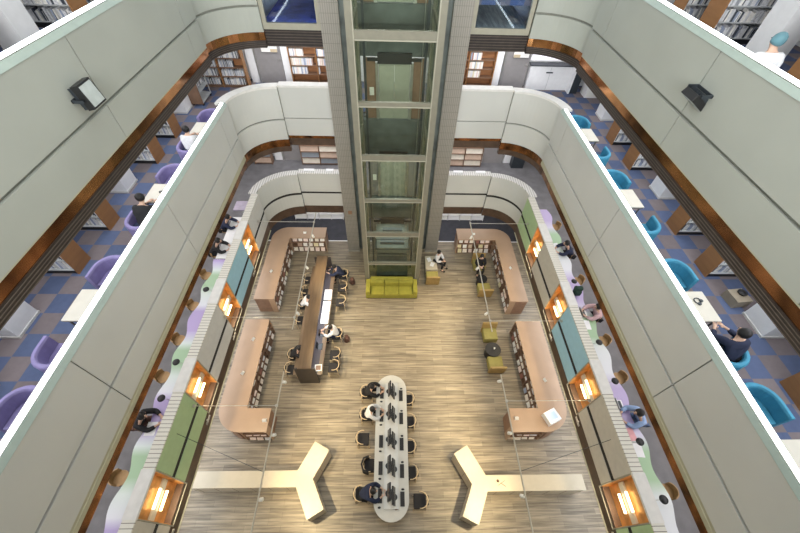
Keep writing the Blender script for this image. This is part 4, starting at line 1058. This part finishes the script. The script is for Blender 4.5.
# small things in the wings
flat('phone', 'dark phone on the left reading table in front of the middle column', 'phone', (-6.55, 8.35, 8.80), .15, .08, .4, M_black)
t = thing('headphones', 'white wired headphones on the right reading table beside the near column', 'headphones', (7.12, 4.6, 8.80))
MB().tube([(.08 * math.cos(a), .08 * math.sin(a), .015) for a in [i * PI / 6 for i in range(10)]], .012, 6).build('band', M_dsteel, t)
for s in (0, 1): MB().lathe([(.04, 0), (.04, .03)], .08 * (1 if s == 0 else 0), .0 if s == 0 else -.08, 0, 10).build('earcup', M_dsteel, t)
t = thing('book_trolley', 'grey metal book trolley by the left rear of the middle gallery', 'trolley', (-8.05, 15.45, 8.06), 0)
f = MB()
for x in (-.25, .2):
    for y in (-.5, .5): f.box(x, x + .03, y - .015, y + .015, .1, 1.3)
f.build('frame', M_shelfm, t)
for z in (.15, .55, .95): f = MB(); f.cbox(0, 0, z, .5, 1.0, .02, ry=.12); f.build('shelf', M_shelfm, t)
MB().box(-.27, .25, -.54, -.515, .08, 1.32).build('end_panel', M_lamd, t)
for x in (-.2, .2):
    for y in (-.45, .45): MB().lathe([(.03, 0), (.045, .02), (.045, .06), (.02, .1)], x, y, 0, 10).build('caster', M_black, t)
o = bpy.data.objects.new('books', ROWS[0]); C.objects.link(o); o.location = (-7.95, 15.45, 8.06 + .60); o.rotation_euler = (0, 0, PI / 2); o.scale = (.45, 1, 1); tag(o, 'books on the grey metal trolley', 'books', kind='stuff')
# L2 rear tall bookshelves
def tall_shelf(xa, xb, y, z0, lab, short, nb, fill):
    t = thing('bookshelf', lab, 'bookshelf', ((xa + xb) / 2, y, z0)); w = (xb - xa) / 2; h = 2.3
    for k in range(nb + 1): q = -w + (2 * w) * k / nb; MB().box(q - .02, q + .02, 0, .30, 0, h).build('side_panel', M_endp, t)
    MB().box(-w, w, .30, .32, 0, h).build('back_panel', M_wood, t)
    n = 6
    for r in range(n): MB().box(-w, w, 0, .30, .08 + r * .37, .105 + r * .37).build('shelf', M_lamd, t)
    MB().box(-w, w, .03, .3, 0, .08).build('plinth', M_lamd, t)
    for k in range(nb):
        for r in (4, 3, 2, 1):
            x = -w + 2 * w * k / nb + .05; xe = -w + 2 * w * (k + 1) / nb - .05
            xe = x + (xe - x) * fill[(r + k) % len(fill)]
            while x < xe - .03:
                bw = random.choice((.035, .045, .055, .055))
                if BUDGET[0] < 110:
                    BUDGET[0] += 1
                    o = add_book(SP[bw], ((xa + xb) / 2 + x + bw / 2, y + .13, z0 + .106 + r * .37), PI / 2, 0, random.choices(BCOL, [3, 6, 2, 2, 1, 7, .7, 1, 3, .6])[0], f'upright book on the {short}', f'books on the {short}')
                x += bw + .004
SP = {}
for bw in (.035, .045, .055):
    o = book_mesh('book', .2, .27 + random.uniform(-.02, .02), bw); me = o.mesh('book'); me.materials.append(BCOL[0]); me.materials.append(M_pages); SP[bw] = me
def shelf_rows(xa, xb, y, z0, short, nb, fill):
    for k in range(nb):
        for r in range(5):
            x = xa + (xb - xa) * k / nb + .05; xe = xa + (xb - xa) * (k + 1) / nb - .05; fr = fill[(r + k) % len(fill)]
            if fr < .05: continue
            L = (xe - x) * fr; o = bpy.data.objects.new('books', ROWS[(r + k) % 3]); C.objects.link(o); o.location = (x + L / 2, y + .08, z0 + .106 + r * .37); o.scale = (L / 2.0, 1, 1)
            tag(o, f'row of pale books on the {short}, {["lowest", "second", "third", "fourth", "fifth"][r]} shelf, bay {["one", "two", "three"][k]} from the left', 'books', kind='stuff')
BUDGET[0] = 0
tall_shelf(-4.45, -2.1, 17.1, 8.06, 'tall wooden bookshelf beside the left pillar on the middle gallery', 'tall shelf beside the left pillar', 2, [.95, .6, .9, .55, .8])
BUDGET[0] = 0
tall_shelf(2.3, 4.65, 17.1, 8.06, 'tall wooden half-empty bookshelf beside the right pillar on the middle gallery', 'tall shelf beside the right pillar', 2, [.4, .7, .5, .55, .45])
BUDGET[0] = 999
tall_shelf(-8.6, -6.37, 16.68, 8.06, 'tall wooden bookshelf in the left rear corner of the middle gallery', 'tall corner shelf', 2, [.9, .7])
shelf_rows(-8.6, -6.37, 16.68, 8.06, 'tall corner shelf', 2, [.95, .9, .95, .6, .9])
# white service counter, partition, dark door at right rear
t = thing('service_counter', 'white service counter at the right rear of the middle gallery', 'counter', (7.25, 17.1, 8.06))
MB().box(-.95, .95, -.02, .3, 0, 1.04).build('front', M_white, t); MB().box(-.98, .98, -.06, .32, 1.04, 1.08).build('top', M_dsteel, t)
MB().box(-.2, .1, -.05, -.021, .75, .8).build('handle', M_dsteel, t); MB().box(-.02, -.005, -.03, -.021, .02, 1.0).build('seam', M_shelfm, t)
w = MB().box(6.3, 8.2, 17.5, 17.59, 9.15, 10.5).build('window_3', M_white, kind='structure'); MB().box(6.36, 8.14, 17.47, 17.5, 9.2, 10.45).build('pane', mat('backlit_pane', (.85, .83, .86), .2, emit=(.95, .92, 1.), estr=.7), w)
d = MB().box(8.28, 8.62, 16.75, 17.3, 8.06, 10.3).build('door_5', M_dsteel, kind='structure'); MB().box(8.2, 8.27, 16.72, 17.3, 8.06, 10.3).build('frame', M_white, d)
for i, (xa, xb, y, l) in enumerate(((8.86, 9.7, 16.35, 'tall white cabinet at the right rear of the middle gallery, farther one'), (8.88, 9.7, 14.55, 'x'))):
    if i: continue
    t = thing('cabinet', l, 'cabinet', ((xa + xb) / 2, y + .28, 8.06)); w2 = (xb - xa) / 2
    MB().box(-w2, w2, -.28, .28, 0, 1.4).build('body', M_white, t); MB().box(-w2 + .03, w2 - .03, -.295, -.28, .05, 1.35).build('door', M_ivory, t)
for x, l in ((-5.25, 'white sign above the grey door at the left rear of the middle gallery'), (5.75, 'white sign above the grey door at the right rear of the middle gallery')):
    t = thing('wall_sign', l, 'sign', (x, 17.15, 9.40)); MB().box(-.34, .34, 0, .05, 0, .24).build('plate', M_ivory, t)
    MB().box(.05 if x < 0 else -.34, .34 if x < 0 else -.05, -.01, 0, .0, .12).build('insert', mat('sign_beige', (.55, .45, .30), .5), t)
# floor box by right column
t = thing('storage_box', 'beige open storage box on the floor beside the right near column', 'box', (8.85, 5.12, 8.06), .1)
MB().box(-.21, .21, -.2, .2, 0, .25).build('body', mat('box_beige', (.32, .27, .20), .7), t); b = MB(); b.lathe([(.09, .25), (.11, .30), (.001, .33)], .08, .05, 0, 14); b.build('lid', M_black, t)
# wall floodlights on the top gallery front
def flood(loc, rz, tilt, lab):
    t = thing('floodlight', lab, 'floodlight', loc, rz)
    M = Matrix.Rotation(tilt, 4, 'X')
    b = MB(); b.box(-.21, .21, -.07, .07, -.22, .22, M @ Matrix.Translation((0, .2, 0))); b.build('housing', M_black, t, bevel=.008)
    b = MB(); b.box(-.175, .175, .071, .078, -.185, .185, M @ Matrix.Translation((0, .2, 0))); b.build('lens', mat('flood_lens', (.42, .46, .45), .2), t)
    b = MB()
    for k in range(7): b.box(-.2 + k * .064, -.19 + k * .064, -.14, -.07, -.2, .2, M @ Matrix.Translation((0, .2, 0)))
    b.build('heat_sink', M_dsteel, t)
    b = MB(); b.box(-.26, -.235, 0, .22, -.03, .03); b.box(.235, .26, 0, .22, -.03, .03); b.box(-.26, .26, 0, .02, -.03, .03); b.build('bracket', M_dsteel, t)
flood((XL, 6.93, 12.2), -PI / 2, .2, 'black floodlight with grey lens on the left top parapet')
flood((XR, 7.2, 12.4), PI / 2, -1.0, 'black floodlight seen from behind on the right top parapet')

# ------------------------------------------------------------------ lights
def area(loc, sx, sy, power, c=(1, 1, 1), rot=(0, 0, 0), name='overhead_light'):
    l = bpy.data.lights.new(name, 'AREA'); l.shape = 'RECTANGLE'; l.size = sx; l.size_y = sy; l.energy = power; l.color = c
    o = bpy.data.objects.new(name, l); C.objects.link(o); o.location = loc; o.rotation_euler = rot; return o
area((CX, 6, 19.4), 10, 15, 980, (.97, 1, .985))
area((CX, -3.0, 14.5), 11, 6, 1250, (.98, .99, 1), (math.radians(80), 0, 0), name='front_fill').data.spread = math.radians(95)  # added fill behind the camera, brightens the back parapets
for x in (-8.1, 8.5):
    area((x, 6.5, 10.5), 2.2, 17, 330, (.93, .96, 1))
    area((x, 6.5, 15.0), 2.2, 17, 140, (.95, .97, 1))
    area((x - .2 * (1 if x > 0 else -1), 6.5, 6.6), 1.6, 17, 190, (1, .95, .96))
    area((x - .4 * (1 if x > 0 else -1), 5.5, 2.74), 1.2, 15, 300, (.93, .96, 1))
area((0.2, 16.1, 10.5), 12, 1.6, 210, (.97, .97, 1))
area((0.2, 16.1, 6.6), 12, 1.6, 170, (.97, .95, 1))
area((0.2, 16.1, 2.6), 12, 1.6, 110, (.95, .96, 1))
area((0.2, 16.2, 15.0), 10, 1.6, 330, (.97, .98, 1))  # added unseen light, brightens the floors behind the top windows
for p, aim, pw in SPOTS:
    l = bpy.data.lights.new('track_spot', 'SPOT'); l.energy = pw; l.color = (1, .80, .47); l.spot_size = math.radians(66); l.spot_blend = 1.0; l.shadow_soft_size = .04
    o = bpy.data.objects.new('track_spot', l); C.objects.link(o); o.location = p; o.rotation_euler = (Vector(aim) - p).to_track_quat('-Z', 'Y').to_euler()
for side in (-1, 1):
    for a, b_ in BOX[side]:
        x = (XL if side < 0 else XR) - side * .03
        l = area((x, (a + b_) / 2, 4.05), .3, .5, 55, (1, .80, .52), name='box_lamp')
        l.rotation_euler = Vector((-side, 0, -.55)).to_track_quat('-Z', 'Z').to_euler()
for z in (2.6, 6.5, 10.6, 14.6): area((.13, 13.0, z), 1.4, 1.6, 18, (.95, 1, .9), name='shaft_fill')  # added unseen fill, brightens the lift interior and doors
l = area((-3.3, 9.2, 1.44), .08, 3.0, 12, (.85, .9, 1), name='shelf_lamp')
w = bpy.data.worlds.new('world'); SC.world = w; w.use_nodes = True
w.node_tree.nodes['Background'].inputs[0].default_value = (.8, .85, .9, 1); w.node_tree.nodes['Background'].inputs[1].default_value = .1

# ------------------------------------------------------------------ camera
cd = bpy.data.cameras.new('camera'); cam = bpy.data.objects.new('camera', cd); C.objects.link(cam); SC.camera = cam
cd.sensor_width = 36; cd.lens = 358.5237 * 36 / 800; cd.clip_start = .05
R = Matrix(((.999568, -.0054846, -.02887446), (-.01429772, .76760892, -.64075902), (.0256786, .64089505, .7671989)))
cam.matrix_world = Matrix.Translation((0, 0, 15.5)) @ R.to_4x4()
vs = SC.view_settings; SC.display_settings.display_device = 'sRGB'; vs.view_transform = 'Standard'; vs.look = 'None'; vs.gamma = 1; vs.use_curve_mapping = False; vs.exposure = 0
